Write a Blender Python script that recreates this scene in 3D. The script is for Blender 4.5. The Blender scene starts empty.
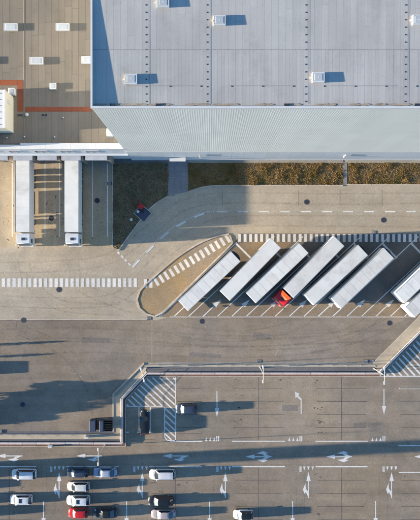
import bpy, bmesh, math, random
from mathutils import noise as mnoise
from mathutils import Vector, Matrix, Quaternion
R = math.radians
random.seed(7)
scene = bpy.context.scene
COL = scene.collection

# ------------------------------------------------------------------ camera, sky, sun, exposure
H = 110.0          # drone height (m)
S = 5.5            # photo pixels per metre on the ground
cam_d = bpy.data.cameras.new('drone_camera'); cam = bpy.data.objects.new('drone_camera', cam_d)
COL.objects.link(cam); cam.location = (0, 0, H)
cam_d.sensor_fit = 'VERTICAL'; cam_d.angle = 2*math.atan(520/S/2/H)
cam_d.clip_start = 1; cam_d.clip_end = 6000
scene.camera = cam

SUN_EL, SUN_AZ = R(7.6), R(3.0)     # low sun from the left, a touch from below the frame
to_sun = Vector((-math.cos(SUN_EL)*math.cos(SUN_AZ), -math.cos(SUN_EL)*math.sin(SUN_AZ), math.sin(SUN_EL)))
w = bpy.data.worlds.new("World"); scene.world = w; w.use_nodes = True
nt = w.node_tree
sky = nt.nodes.new('ShaderNodeTexSky'); sky.sky_type = 'NISHITA'; sky.sun_disc = False
sky.sun_elevation = SUN_EL; sky.sun_rotation = R(267)
sky.air_density = 1.0; sky.dust_density = 0.4; sky.ozone_density = 4.0
bg = nt.nodes['Background']; bg.inputs['Strength'].default_value = 0.105
nt.links.new(sky.outputs[0], bg.inputs[0])
sd = bpy.data.lights.new('sun', 'SUN'); sd.energy = 5.0; sd.angle = R(0.5); sd.color = (1.0, 0.86, 0.68)
so = bpy.data.objects.new('sun', sd); COL.objects.link(so)
so.rotation_euler = to_sun.to_track_quat('Z', 'Y').to_euler()
vs = scene.view_settings
vs.view_transform = 'Standard'; vs.look = 'None'; vs.gamma = 1; vs.use_curve_mapping = False
vs.exposure = 2.22

# ------------------------------------------------------------------ helpers
def PX(x, y, z=0.0):
    k = (H - z)/H/S
    return Vector(((x-210)*k, (260-y)*k, z))
def XY(x, y, z=0.0):
    p = PX(x, y, z); return (p.x, p.y)

class MB:
    def __init__(s): s.v = []; s.f = []
    def quad(s, a, b, c, d):
        n = len(s.v); s.v += [tuple(a), tuple(b), tuple(c), tuple(d)]; s.f.append((n, n+1, n+2, n+3)); return s
    def tri(s, a, b, c):
        n = len(s.v); s.v += [tuple(a), tuple(b), tuple(c)]; s.f.append((n, n+1, n+2)); return s
    def raw(s, vs, fs):
        n = len(s.v); s.v += [tuple(p) for p in vs]; s.f += [tuple(i+n for i in f) for f in fs]; return s
    def box(s, x0, x1, y0, y1, z0, z1):
        return s.raw([(x0,y0,z0),(x1,y0,z0),(x1,y1,z0),(x0,y1,z0),(x0,y0,z1),(x1,y0,z1),(x1,y1,z1),(x0,y1,z1)],
                     [(3,2,1,0),(4,5,6,7),(0,1,5,4),(1,2,6,5),(2,3,7,6),(3,0,4,7)])
    def cbox(s, x0, x1, y0, y1, z0, z1, c=.03):
        c = min(c, (x1-x0)*.45, (y1-y0)*.45, (z1-z0)*.45)
        bm = bmesh.new()
        bmesh.ops.create_cube(bm, size=1)
        for v in bm.verts:
            v.co = Vector((x0 if v.co.x < 0 else x1, y0 if v.co.y < 0 else y1, z0 if v.co.z < 0 else z1))
        bmesh.ops.bevel(bm, geom=bm.edges[:], offset=c, segments=1, affect='EDGES', profile=.5)
        return s.bm(bm)
    def bm(s, bm, M=None):
        if M is not None: bm.transform(M)
        bm.verts.ensure_lookup_table(); bm.verts.index_update()
        s.raw([v.co[:] for v in bm.verts], [[v.index for v in f.verts] for f in bm.faces]); bm.free(); return s
    def cyl(s, p0, p1, r0, r1=None, n=10):
        if r1 is None: r1 = r0
        p0 = Vector(p0); p1 = Vector(p1); d = (p1-p0).normalized()
        a = d.orthogonal().normalized(); b = d.cross(a)
        vs_ = []
        for p, r in ((p0, r0), (p1, r1)):
            for k in range(n):
                t = 2*math.pi*k/n; vs_.append(p + a*math.cos(t)*r + b*math.sin(t)*r)
        fs = [(k, (k+1) % n, n+(k+1) % n, n+k) for k in range(n)] + [tuple(range(n-1, -1, -1)), tuple(range(n, 2*n))]
        return s.raw(vs_, fs)
    def prism(s, pts, z0, z1):
        """concave-safe polygon prism, pts = [(x,y)]"""
        bm = bmesh.new()
        area = sum(pts[i][0]*pts[(i+1) % len(pts)][1]-pts[(i+1) % len(pts)][0]*pts[i][1] for i in range(len(pts)))
        if area < 0: pts = pts[::-1]
        vs_ = [bm.verts.new((p[0], p[1], z1)) for p in pts]
        f = bm.faces.new(vs_); f.normal_update()
        if z0 is not None:
            lo = [bm.verts.new((p[0], p[1], z0)) for p in pts]; n = len(pts)
            for i in range(n): bm.faces.new((lo[i], lo[(i+1) % n], vs_[(i+1) % n], vs_[i]))
        bmesh.ops.triangulate(bm, faces=[f])
        return s.bm(bm)
    def mesh(s, name, mat, smooth=False):
        me = bpy.data.meshes.new(name); me.from_pydata(s.v, [], s.f); me.update()
        if mat: me.materials.append(mat)
        if smooth:
            me.polygons.foreach_set('use_smooth', [True]*len(me.polygons)); 
            try: me.set_sharp_from_angle(angle=R(38))
            except Exception: pass
        return me
    def build(s, name, mat, parent=None, smooth=False):
        return link(name, s.mesh(name, mat, smooth), parent)
def link(name, data, parent=None, loc=None, rz=None, scale=None):
    o = bpy.data.objects.new(name, data); COL.objects.link(o)
    if parent: o.parent = parent
    if loc is not None: o.location = loc
    if rz is not None: o.rotation_euler = (0, 0, rz)
    if scale is not None: o.scale = scale
    return o
def tag(o, label=None, cat=None, group=None, kind=None):
    if label: o['label'] = label
    if cat: o['category'] = cat
    if group: o['group'] = group
    if kind: o['kind'] = kind
    return o
def thing(name, label, cat, loc=(0,0,0), rz=0.0, group=None):
    return tag(link(name, None, None, loc, rz), label, cat, group)
def copy_tree(o, parent=None):
    c = o.copy(); COL.objects.link(c)
    if parent: c.parent = parent
    for ch in o.children: copy_tree(ch, c)
    return c
def structure(name, mb, mat, label=None):
    o = mb.build(name, mat); o['kind'] = 'structure'
    if label: o['label'] = label
    return o
_u = {}
def unit_box(mat):
    if ('b', mat.name) not in _u: _u[('b', mat.name)] = MB().box(-.5,.5,-.5,.5,0,1).mesh('piece', mat)
    return _u[('b', mat.name)]
def unit_cbox(mat):
    if ('c', mat.name) not in _u: _u[('c', mat.name)] = MB().cbox(-.5,.5,-.5,.5,0,1,.04).mesh('piece', mat)
    return _u[('c', mat.name)]
def unit_quad(mat):
    if ('q', mat.name) not in _u: _u[('q', mat.name)] = MB().quad((-.5,-.5,0),(.5,-.5,0),(.5,.5,0),(-.5,.5,0)).mesh('paint', mat)
    return _u[('q', mat.name)]
def piece(name, mat, parent, x0, x1, y0, y1, z0, z1, base=Vector((0,0,0)), chamfer=False):
    me = unit_cbox(mat) if chamfer else unit_box(mat)
    return link(name, me, parent, Vector(((x0+x1)/2, (y0+y1)/2, z0))-base, 0, (abs(x1-x0), abs(y1-y0), z1-z0))
def paint_rect(name, mat, parent, cx, cy, lx, ly, ang, z):
    """centre and size in photo pixels on the ground, ang in degrees counter-clockwise"""
    return link(name, unit_quad(mat), parent, PX(cx, cy, 0)+Vector((0,0,z)), R(ang), (lx/S, ly/S, 1))
def smooth_pts(pts, n=6, closed=False):
    out = []; m = len(pts)
    rng = range(m) if closed else range(m-1)
    for i in rng:
        g = (lambda k: pts[k % m]) if closed else (lambda k: pts[max(0, min(m-1, k))])
        p0, p1, p2, p3 = g(i-1), g(i), g(i+1), g(i+2)
        for k in range(n):
            t = k/n
            out.append(tuple(.5*((2*p1[a])+(-p0[a]+p2[a])*t+(2*p0[a]-5*p1[a]+4*p2[a]-p3[a])*t*t+(-p0[a]+3*p1[a]-3*p2[a]+p3[a])*t**3) for a in (0,1)))
    if not closed: out.append(pts[-1])
    return out
def strip(mb, pts, wpx, z, z0=None):
    """ribbon of width wpx along photo-pixel polyline"""
    P = [Vector(XY(*p)) for p in pts]; hw = wpx/S/2; L = []; Rr = []
    for i, p in enumerate(P):
        d = (P[min(i+1, len(P)-1)]-P[max(i-1, 0)]).normalized(); n = Vector((-d.y, d.x))
        L.append(p+n*hw); Rr.append(p-n*hw)
    for i in range(len(P)-1):
        mb.quad((*Rr[i], z), (*Rr[i+1], z), (*L[i+1], z), (*L[i], z))
        if z0 is not None:
            mb.quad((*Rr[i], z0), (*Rr[i+1], z0), (*Rr[i+1], z), (*Rr[i], z))
            mb.quad((*L[i+1], z0), (*L[i], z0), (*L[i], z), (*L[i+1], z))
    return mb

# ------------------------------------------------------------------ materials
class NB:
    def __init__(s, name):
        s.m = bpy.data.materials.new(name); s.m.use_nodes = True; s.t = s.m.node_tree
        s.b = s.t.nodes['Principled BSDF']
        s.pos = s.t.nodes.new('ShaderNodeNewGeometry').outputs['Position']
    def n(s, typ, **kw):
        nd = s.t.nodes.new(typ)
        for k, v in kw.items(): setattr(nd, k, v)
        return nd
    def l(s, a, b): s.t.links.new(a, b)
    def noise(s, scale, detail=3, rough=.55, stretch=None, w=0):
        v = s.pos
        mp = s.n('ShaderNodeMapping'); s.l(v, mp.inputs[0])
        mp.inputs['Location'].default_value = (w*13.1, w*7.7, w*3.3)
        if stretch: mp.inputs['Scale'].default_value = stretch
        nz = s.n('ShaderNodeTexNoise'); s.l(mp.outputs[0], nz.inputs['Vector'])
        nz.inputs['Scale'].default_value = scale; nz.inputs['Detail'].default_value = detail; nz.inputs['Roughness'].default_value = rough
        return nz.outputs[0]
    def rng(s, val, a, b, c, d):
        mr = s.n('ShaderNodeMapRange'); s.l(val, mr.inputs[0])
        for i, x in enumerate((a, b, c, d)): mr.inputs[i+1].default_value = x
        return mr.outputs[0]
    def mul(s, a, b):
        m = s.n('ShaderNodeMath', operation='MULTIPLY')
        for i, x in enumerate((a, b)):
            if isinstance(x, (int, float)): m.inputs[i].default_value = x
            else: s.l(x, m.inputs[i])
        return m.outputs[0]
    def mix(s, fac, a, b):
        m = s.n('ShaderNodeMix', data_type='RGBA')
        if isinstance(fac, (int, float)): m.inputs[0].default_value = fac
        else: s.l(fac, m.inputs[0])
        for i, x in ((6, a), (7, b)):
            if isinstance(x, tuple): m.inputs[i].default_value = (*x, 1) if len(x) == 3 else x
            else: s.l(x, m.inputs[i])
        return m.outputs[2]
    def scale_col(s, col, fac):
        v = s.n('ShaderNodeVectorMath', operation='SCALE')
        if isinstance(col, tuple): v.inputs[0].default_value = col
        else: s.l(col, v.inputs[0])
        if isinstance(fac, (int, float)): v.inputs['Scale'].default_value = fac
        else: s.l(fac, v.inputs['Scale'])
        return v.outputs[0]
    def rand(s): return s.n('ShaderNodeObjectInfo').outputs['Random']
    def bump(s, h, strength=.2, dist=.01):
        b = s.n('ShaderNodeBump'); s.l(h, b.inputs['Height']); b.inputs['Strength'].default_value = strength; b.inputs['Distance'].default_value = dist
        s.l(b.outputs[0], s.b.inputs['Normal'])
    def done(s, col, rough=.8, metal=0, spec=.3):
        if isinstance(col, tuple): s.b.inputs['Base Color'].default_value = (*col, 1)
        else: s.l(col, s.b.inputs['Base Color'])
        s.b.inputs['Roughness'].default_value = rough; s.b.inputs['Metallic'].default_value = metal
        s.b.inputs['Specular IOR Level'].default_value = spec
        return s.m

def ground_mat(name, col, warm=None, var=.16, spots=.0, streak=.08, sdir=(.06, 1, 1), fine=.16, crack=0.0):
    b = NB(name)
    big = b.rng(b.noise(.045, 4, .6, w=1), .3, .7, 1-var, 1+var)
    mid = b.rng(b.noise(.5, 4, .6, w=2), .3, .7, 1-var*.5, 1+var*.5)
    fin = b.rng(b.noise(4.5, 3, .7, w=3), .3, .7, 1-fine, 1+fine)
    grit = b.rng(b.noise(16, 2, .7, w=9), .3, .7, 1-fine*.7, 1+fine*.7)
    stk = b.rng(b.noise(.55, 4, .6, stretch=sdir, w=4), .35, .7, 1+streak*.6, 1-streak)
    f = b.mul(b.mul(b.mul(big, mid), b.mul(fin, stk)), grit)
    c = col
    if warm: c = b.mix(b.rng(b.noise(.09, 3, .6, w=5), .38, .66, 0, 1), col, warm)
    if spots:
        sp = b.rng(b.noise(1.3, 2, .5, w=6), .70, .76, 0, spots)
        c = b.mix(sp, c, tuple(x*.35 for x in col))
        pale = b.rng(b.noise(.8, 3, .7, w=8), .66, .78, 0, spots*.35)
        c = b.mix(pale, c, tuple(min(1, x*1.5) for x in col))
    if crack:
        vo = b.n('ShaderNodeTexVoronoi', feature='DISTANCE_TO_EDGE'); vo.inputs['Scale'].default_value = .11
        wob = b.n('ShaderNodeVectorMath', operation='ADD'); b.l(b.pos, wob.inputs[0])
        nz = b.n('ShaderNodeTexNoise'); nz.inputs['Scale'].default_value = .5; nz.inputs['Detail'].default_value = 5
        sc = b.n('ShaderNodeVectorMath', operation='SCALE'); b.l(nz.outputs[1], sc.inputs[0]); sc.inputs['Scale'].default_value = 4
        b.l(sc.outputs[0], wob.inputs[1]); b.l(wob.outputs[0], vo.inputs['Vector'])
        cr = b.rng(vo.outputs[0], .0, .006, crack, 0)
        gate = b.rng(b.noise(.06, 2, .5, w=7), .5, .6, 0, 1)
        c = b.mix(b.mul(cr, gate), c, tuple(x*.45 for x in col))
    b.bump(b.noise(9, 4, .7), .12, .01)
    return b.done(b.scale_col(c, f), .92, 0, .15)
def plain(name, col, rough=.6, metal=0, var=.06, scale=1.2, rnd=.0, spec=.35, dirt=None):
    b = NB(name)
    f = b.rng(b.noise(scale, 4, .6), .3, .7, 1-var, 1+var)
    if rnd: f = b.mul(f, b.rng(b.rand(), 0, 1, 1-rnd, 1+rnd))
    c = col
    if dirt: c = b.mix(b.rng(b.noise(scale*.6, 5, .65, w=4), .52, .72, 0, dirt[1]), col, dirt[0])
    return b.done(b.scale_col(c, f), rough, metal, spec)
def paintm(name, col, worn, amt=.5):
    b = NB(name)
    wn = b.rng(b.noise(2.6, 6, .8), .47, .66, 0, amt)
    c = b.mix(wn, col, worn)
    f = b.rng(b.rand(), 0, 1, .88, 1.06)
    return b.done(b.scale_col(c, f), .75, 0, .25)
def carpaint(name, col, metal=.0):
    b = NB(name)
    f = b.rng(b.noise(2.0, 3, .6), .3, .7, .95, 1.05)
    b.b.inputs['Coat Weight'].default_value = .25; b.b.inputs['Coat Roughness'].default_value = .12
    return b.done(b.scale_col(col, f), .32, metal, .4)

M = {}
M['ground'] = ground_mat('rough_ground', (.20,.17,.12), warm=(.16,.16,.09), var=.2)
M['apron'] = ground_mat('apron_concrete', (.345,.297,.225), warm=(.36,.295,.208), spots=.22, streak=.08)
M['dock'] = ground_mat('dock_concrete', (.33,.275,.2), warm=(.37,.285,.175), spots=.55, streak=.1, sdir=(1,.08,1))
M['yard'] = ground_mat('yard_asphalt', (.196,.164,.13), warm=(.228,.178,.124), var=.21, spots=.2, streak=.13, crack=.5)
M['bay'] = ground_mat('bay_asphalt_shaded', (.122,.11,.097), warm=(.142,.12,.1), spots=.2, streak=.05, crack=.3)  # colour darkened to hold the shade between the parked trailers
M['bay_sunlit'] = ground_mat('bay_asphalt_sunlit', (.2,.158,.112), warm=(.225,.163,.098), spots=.2, streak=.05)  # same bay surface, sunlight put into the lighter tan
M['lot'] = ground_mat('lot_asphalt', (.208,.173,.134), warm=(.235,.184,.128), var=.21, spots=.22, streak=.13, crack=.35)
M['island'] = ground_mat('island_grit', (.255,.2,.14), warm=(.335,.222,.095), spots=.3, streak=.03, fine=.22)
M['path'] = ground_mat('grey_paving', (.2,.195,.19), spots=.3, fine=.2)
M['dark_path'] = ground_mat('dark_asphalt_strip', (.13,.125,.125), fine=.2)
M['gutter'] = ground_mat('gutter_concrete', (.27,.245,.2), fine=.2)
M['cream'] = ground_mat('cream_concrete', (.4,.335,.24), fine=.1)
M['kerb'] = plain('kerb_stone', (.42,.36,.28), .85, 0, .12, 2, .12, .2)
M['coping'] = plain('coping_stone', (.46,.40,.36), .85, 0, .1, 2, .1, .2)
M['red_strip'] = ground_mat('red_paver_strip', (.27,.145,.105), warm=(.22,.115,.085), fine=.25)
M['soil'] = ground_mat('verge_soil', (.1,.075,.045), warm=(.075,.07,.035), fine=.3)
M['paint'] = paintm('road_paint', (.6,.575,.52), (.33,.29,.245), .6)
M['paint_old'] = paintm('worn_road_paint', (.46,.44,.39), (.25,.21,.18), .8)
M['joint'] = plain('dark_joint', (.115,.1,.088), .95, 0, .3, .6, .2, .1)
M['joint_pale'] = plain('pale_joint', (.42,.37,.3), .95, 0, .2, .6, .1, .1)
M['oil'] = plain('oil_stain', (.085,.072,.062), .8, 0, .4, 3, .2, .2)
M['iron'] = plain('cast_iron', (.035,.04,.055), .7, .3, .2, 4)
M['cladding'] = plain('pale_metal_cladding', (.655,.655,.6), .5, .0, .035, .25, .03, .3)
M['plinth'] = plain('plinth_panel', (.47,.5,.52), .6, 0, .04, .3, .03, .3)
M['white_trim'] = plain('white_metal_trim', (.52,.52,.5), .5, 0, .05, .8, .03)
M['roof_base'] = plain('roof_seam_grey', (.22,.215,.225), .95, 0, .1)  # own dark grey of the roof deck and seam strips
M['roof_grey'] = None
M['panel_dark'] = plain('dark_panel', (.03,.035,.045), .4)
M['glass_blue'] = plain('window_glass', (.07,.11,.19), .12, 0, .1, 1, 0, .6)
M['skylight'] = plain('skylight_dome', (.37,.39,.385), .45, 0, .05, 1, .08, .5)
M['red_mat'] = ground_mat('red_walkway', (.25,.08,.038), warm=(.2,.06,.034), fine=.12, streak=.05)
M['cream_wall'] = plain('cream_wall', (.62,.56,.43), .7, 0, .05, .5)
M['shelter'] = plain('dock_shelter_fabric', (.12,.13,.15), .85, 0, .12, 1, .1)
M['shelter_top'] = plain('shelter_hood', (.36,.38,.41), .7, 0, .1, 1, .06)
M['dockwall'] = plain('dock_wall_panel', (.50,.53,.55), .6, 0, .05, .4, .03)
M['door'] = plain('roller_door', (.45,.46,.47), .6, .1)
M['pier'] = plain('dock_pier_concrete', (.33,.26,.19), .9, 0, .15, 1)
M['trailer'] = plain('trailer_white', (.59,.578,.532), .5, 0, .06, .6, .06, .35, dirt=((.4,.385,.35), .65))
M['trailer_b'] = plain('trailer_offwhite', (.55,.535,.49), .5, 0, .05, .5, .05, .35, dirt=((.38,.365,.33), .75))
M['trailer_side'] = plain('trailer_side', (.58,.58,.56), .5, 0, .05, .6, .03, .35)
M['cab_white'] = carpaint('cab_white', (.54,.54,.53))
M['cab_red'] = carpaint('cab_red', (.45,.012,.02))
M['cab_orange'] = carpaint('deflector_orange', (.75,.10,.02))
M['rubber'] = plain('tyre_rubber', (.022,.022,.022), .9, 0, .2, 6)
M['rim'] = plain('steel_rim', (.35,.35,.36), .35, .7)
M['chassis'] = plain('chassis_steel', (.03,.03,.033), .7, .2)
M['steel'] = plain('galvanised_steel', (.42,.42,.4), .5, .4, .08, 3)
M['lamp'] = plain('lamp_housing', (.45,.44,.41), .5, .1)
M['glass'] = plain('car_glass', (.018,.026,.034), .08, 0, .05, 1, 0, .7)
M['glass_pale'] = plain('windscreen_glare', (.15,.19,.2), .3, 0, .05, 1, 0, .4)  # windscreen glare put into a paler glass colour
M['head'] = plain('headlight_lens', (.6,.6,.55), .15)
M['tail'] = plain('tail_lens', (.35,.02,.02), .25)
M['wood'] = plain('weathered_timber', (.3,.17,.08), .85, 0, .2, 3, .15)
M['navy'] = plain('navy_tarp', (.03,.045,.075), .7, 0, .15, 2)
M['plate'] = plain('pad_plate', (.05,.06,.085), .6, .1, .15, 2)
M['hyd_red'] = plain('signal_red', (.42,.02,.02), .4)
M['concrete'] = plain('bare_concrete', (.34,.31,.28), .9, 0, .1, .7)
M['bark'] = plain('bark', (.09,.065,.045), .95, 0, .3, 6)

def roof_mat(name, col, alt, rnd, sdir=(1,.05,1)):
    b = NB(name)
    f = b.mul(b.rng(b.rand(), 0, 1, 1-rnd, 1+rnd), b.rng(b.noise(.12, 4, .6), .3, .7, .92, 1.08))
    f = b.mul(f, b.rng(b.noise(1.2, 4, .65, stretch=sdir, w=2), .3, .7, .93, 1.06))
    f = b.mul(f, b.rng(b.noise(6, 3, .7, w=5), .3, .7, .95, 1.05))
    f = b.mul(f, b.rng(b.noise(.3, 6, .72, w=7), .52, .7, 1.0, .88))
    c = b.mix(b.rng(b.noise(.07, 4, .6, w=3), .4, .65, 0, 1), col, alt)
    return b.done(b.scale_col(c, f), .75, 0, .2)
M['roof_grey'] = roof_mat('grey_roof_membrane', (.36,.345,.32), (.375,.37,.335), .04)
M['roof_brown'] = roof_mat('brown_roof_sheet', (.186,.156,.116), (.17,.148,.116), .06)
M['roof_dirt'] = plain('roof_silt', (.3,.25,.19), .95, 0, .3, .8, .1, .1)

# ------------------------------------------------------------------ ground and pavements
def px_poly(pts, z=0): return [XY(x, y) for x, y in pts]
g = MB(); 
N = 8
for i in range(N):
    for j in range(N):
        x0, x1 = -2400+4800*i/N, -2400+4800*(i+1)/N; y0, y1 = -2400+4800*j/N, -2400+4800*(j+1)/N
        g.quad((x0,y0,0),(x1,y0,0),(x1,y1,0),(x0,y1,0))
ground = structure('ground', g, M['ground'], 'bare brownish ground around the yard')
apron = structure('loading_apron', MB().prism(px_poly([(-400,150),(800,150),(800,240),(236,240),(165,330),(-400,330)]), None, .004), M['apron'], 'pale tan concrete apron and road in front of the warehouse')
dock = structure('dock_pavement', MB().prism(px_poly([(-90,156),(112.5,156),(112.5,247),(-90,247)]), None, .008), M['dock'], 'oil spotted concrete at the loading docks')
yard = structure('yard_road', MB().prism(px_poly([(-400,320),(158,320),(172,316),(236,240.5),(260,238),(800,238),(800,374),(147,374),(124,399),(124,446),(-400,446)]), None, .012), M['yard'], 'brown grey asphalt yard south of the trailers')
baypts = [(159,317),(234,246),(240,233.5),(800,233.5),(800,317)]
bay = structure('trailer_bay', MB().prism(px_poly(baypts), None, .016), M['bay'], 'asphalt of the trailer parking bays, trailer shade put into its dark brown')
lot = structure('car_park', MB().prism(px_poly([(-400,446.2),(126,446.2),(126,400),(148,376.3),(800,376.3),(800,900),(-400,900)]), None, .012), M['lot'], 'brown asphalt car park with painted lanes')

ST1 = structure('bay_sunlit_area', MB().prism(px_poly([(159.5,317),(176,302.5),(800,302.5),(800,317)]), None, .0182), M['bay_sunlit'], 'foot of the trailer bay asphalt, sunlight put into its tan colour')
ST2 = structure('bay_sunlit_area', MB().prism(px_poly([(176.2,302.4),(240,243.2),(246,241.8),(292,241.8),(229.5,302.4)]), None, .0182), M['bay_sunlit'], 'bay asphalt under the first trailers, sunlight put into its tan colour')
# seams between the pavements
sm = MB(); strip(sm, [(-120,320),(150,319.2)], .7, .0165); strip(sm, [(152,320),(152,362)], .45, .0165)
sm.build('pavement_joint', M['joint_pale'], yard)
sm = MB(); strip(sm, [(-120,321),(150,320.2)], .5, .0168); sm.build('pavement_joint', M['joint'], yard)
for xx in (222.5, 298.7, 340, 382): 
    sm = MB(); strip(sm, [(xx,190),(xx,206)], .3, .0085); sm.build('pavement_joint', M['joint'], apron)

# island
isl = [(229,234.2),(220.7,235.2),(203.6,241.2),(186.4,250.8),(170,263),(154,277),(143,287),(137.3,296),(138,305),(142,311),(148,314.8),(155,316.5),(160,315)]
isl_s = smooth_pts(isl, 5)+[(232.4,243.5),(233.2,239)]
isl_kerb = isl_s
cx = sum(p[0] for p in isl_s)/len(isl_s)
island = structure('traffic_island', MB().prism(px_poly(isl_s), .01, .05), M['island'], 'teardrop paved island crossed by a zebra')
def chain_parts(pts, n_every, wpx, z0, z1, name, mat, parent, step_px=14):
    """kerb stones along a polyline, one object each"""
    # resample
    out = [pts[0]]; acc = 0
    for a, b in zip(pts, pts[1:]):
        d = math.dist(a, b)
        while acc + d >= step_px:
            t = (step_px-acc)/d; a = (a[0]+(b[0]-a[0])*t, a[1]+(b[1]-a[1])*t); out.append(a); d = math.dist(a, b); acc = 0
        acc += d
    if math.dist(out[-1], pts[-1]) > step_px*.2: out.append(pts[-1])
    for a, b in zip(out, out[1:]):
        A, B = PX(*a), PX(*b); L = (B-A).length-.025; ang = math.atan2(B.y-A.y, B.x-A.x)
        link(name, unit_box(mat), parent, ((A.x+B.x)/2, (A.y+B.y)/2, z0), ang, (L, wpx/S, z1-z0+random.uniform(-.006,.006)))
chain_parts(isl_s+[isl_s[0]], 1, 1.5, .012, .115, 'kerb_stone', M['kerb'], island, 9)

# verge planting areas, soil under grass
vL = [(113.2,163),(168,163),(168,195.5),(158,201),(148,209),(118.5,249.5),(113.2,247)]
vM = [(188,163),(343,163),(343,184.8),(214,184.8),(203,186),(188.2,191)]
vR = [(347.4,163),(800,163),(800,184),(347.4,184)]
verge = []
for p, lab in ((vL,'shaded dull green verge beside the docks'),(vM,'orange brown verge along the warehouse'),(vR,'orange brown verge at the far right')):
    verge.append(structure('verge', MB().prism(px_poly(p), None, .02), M['soil'], lab))
chain_parts([(118.5,250.3),(148,209.8),(158,201.8),(168.4,196.2)], 1, 1.2, .006, .12, 'kerb_stone', M['kerb'], verge[0], 12)
chain_parts([(188,192),(203,186.8),(214,185.6),(343,185.6)], 1, 1.2, .006, .12, 'kerb_stone', M['kerb'], verge[1], 12)
chain_parts([(347,184.8),(640,184.8)], 1, 1.2, .006, .12, 'kerb_stone', M['kerb'], verge[2], 12)
chain_parts([(112.6,163),(112.6,248)], 1, 1.0, .01, .1, 'kerb_stone', M['kerb'], verge[0], 12)
foot = structure('footpath', MB().prism(px_poly([(168.4,158),(187.6,158),(187.6,191.5),(168.4,196)]), None, .026), M['path'], 'grey paved path from the warehouse door')
for k in range(3):
    for j in range(6):
        x0 = 168.9+k*6.1; y0 = 160+j*6
        if y0+5.7 > 196-(x0-168)*.24: continue
        a = PX(x0, y0+5.8); b_ = PX(x0+5.9, y0)
        piece('paving_slab', M['path'], foot, a.x, b_.x, a.y, b_.y, .027, .05+random.uniform(-.004,.004))
structure('footpath', MB().prism(px_poly([(343.4,162),(347,162),(347,185),(343.4,185)]), .0, .06), M['path'], 'narrow grey path splitting the orange verge')
structure('kerb_strip', MB().prism(px_poly([(188,159),(343,159),(343,163),(188,163)]), .0, .05), M['gutter'], 'concrete strip along the foot of the warehouse')
structure('kerb_strip', MB().prism(px_poly([(347,159),(800,159),(800,163),(347,163)]), .0, .05), M['gutter'], 'concrete strip along the warehouse at far right')
structure('kerb_strip', MB().prism(px_poly([(107.5,159),(168,159),(168,163.2),(107.5,163.2)]), .0, .05), M['dark_path'], 'dark gutter strip along the dock corner')

# grass (stuff)
def in_poly(x, y, P):
    c = False; j = len(P)-1
    for i in range(len(P)):
        if (P[i][1] > y) != (P[j][1] > y) and x < (P[j][0]-P[i][0])*(y-P[i][1])/(P[j][1]-P[i][1])+P[i][0]: c = not c
        j = i
    return c
def grass_mat(name, cols):
    b = NB(name)
    nz = b.noise(.45, 5, .75)
    rp = b.n('ShaderNodeValToRGB'); b.l(nz, rp.inputs[0])
    el = rp.color_ramp.elements
    el[0].position = .3; el[0].color = (*cols[0], 1); el[1].position = .7; el[1].color = (*cols[-1], 1)
    for i, c in enumerate(cols[1:-1]):
        e = el.new(.3+.4*(i+1)/(len(cols)-1)); e.color = (*c, 1)
    f = b.rng(b.noise(9, 2, .6, w=3), .3, .7, .6, 1.4)
    return b.done(b.scale_col(rp.outputs[0], f), .9, 0, .1)
def grass(name, poly, n, mat, label, hmin, hmax, xmax=460, bs=1.0):
    mb = MB(); xs = [p[0] for p in poly]; ys = [p[1] for p in poly]; k = 0
    while k < n:
        x = random.uniform(min(xs), min(xmax, max(xs))); y = random.uniform(min(ys), max(ys))
        if not in_poly(x, y, poly): continue
        if in_poly(x, y, PADPX): k += 1; continue
        k += 1; c = PX(x, y)
        nv = mnoise.noise(c*.55)+.5*mnoise.noise(c*1.7)
        if nv < -.32 and random.random() < .75: continue
        h = random.uniform(hmin, hmax)*(1+max(0, nv)*3.2)
        for q in range(4):
            t = random.uniform(0, 6.28); r = random.uniform(.07, .2)*bs; wv = random.uniform(.03,.08)*bs
            d = Vector((math.cos(t), math.sin(t), 0)); n_ = Vector((-d.y, d.x, 0)); r *= 1+max(0, nv)
            b0 = c + Vector((0,0,.015)); tip = c+d*r+Vector((0,0,h*random.uniform(.6,1)))
            mb.tri(b0-n_*wv, b0+n_*wv, tip)
    o = mb.build(name, mat); tag(o, label, 'grass', None, 'stuff'); return o
PADPX = [(133.5,212.4),(141.8,204.8),(151.8,213.6),(143.2,221.8)]
G1 = grass_mat('shaded_grass_mix', [(.1,.14,.06),(.2,.165,.095),(.25,.175,.1),(.13,.15,.075)])
G2 = grass_mat('dry_grass_mix', [(.065,.085,.022),(.17,.12,.036),(.235,.15,.06),(.27,.175,.075),(.14,.085,.035)])
grass('verge_grass', vL, 9000, G1, 'dull green brown ground cover in the shaded verge', .05, .16)
grass('verge_grass', vM, 15000, G2, 'orange brown dry ground cover along the warehouse wall', .04, .13, bs=.75)
grass('verge_grass', vR, 8000, G2, 'orange brown dry ground cover right of the narrow path', .04, .13, bs=.75)

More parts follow.
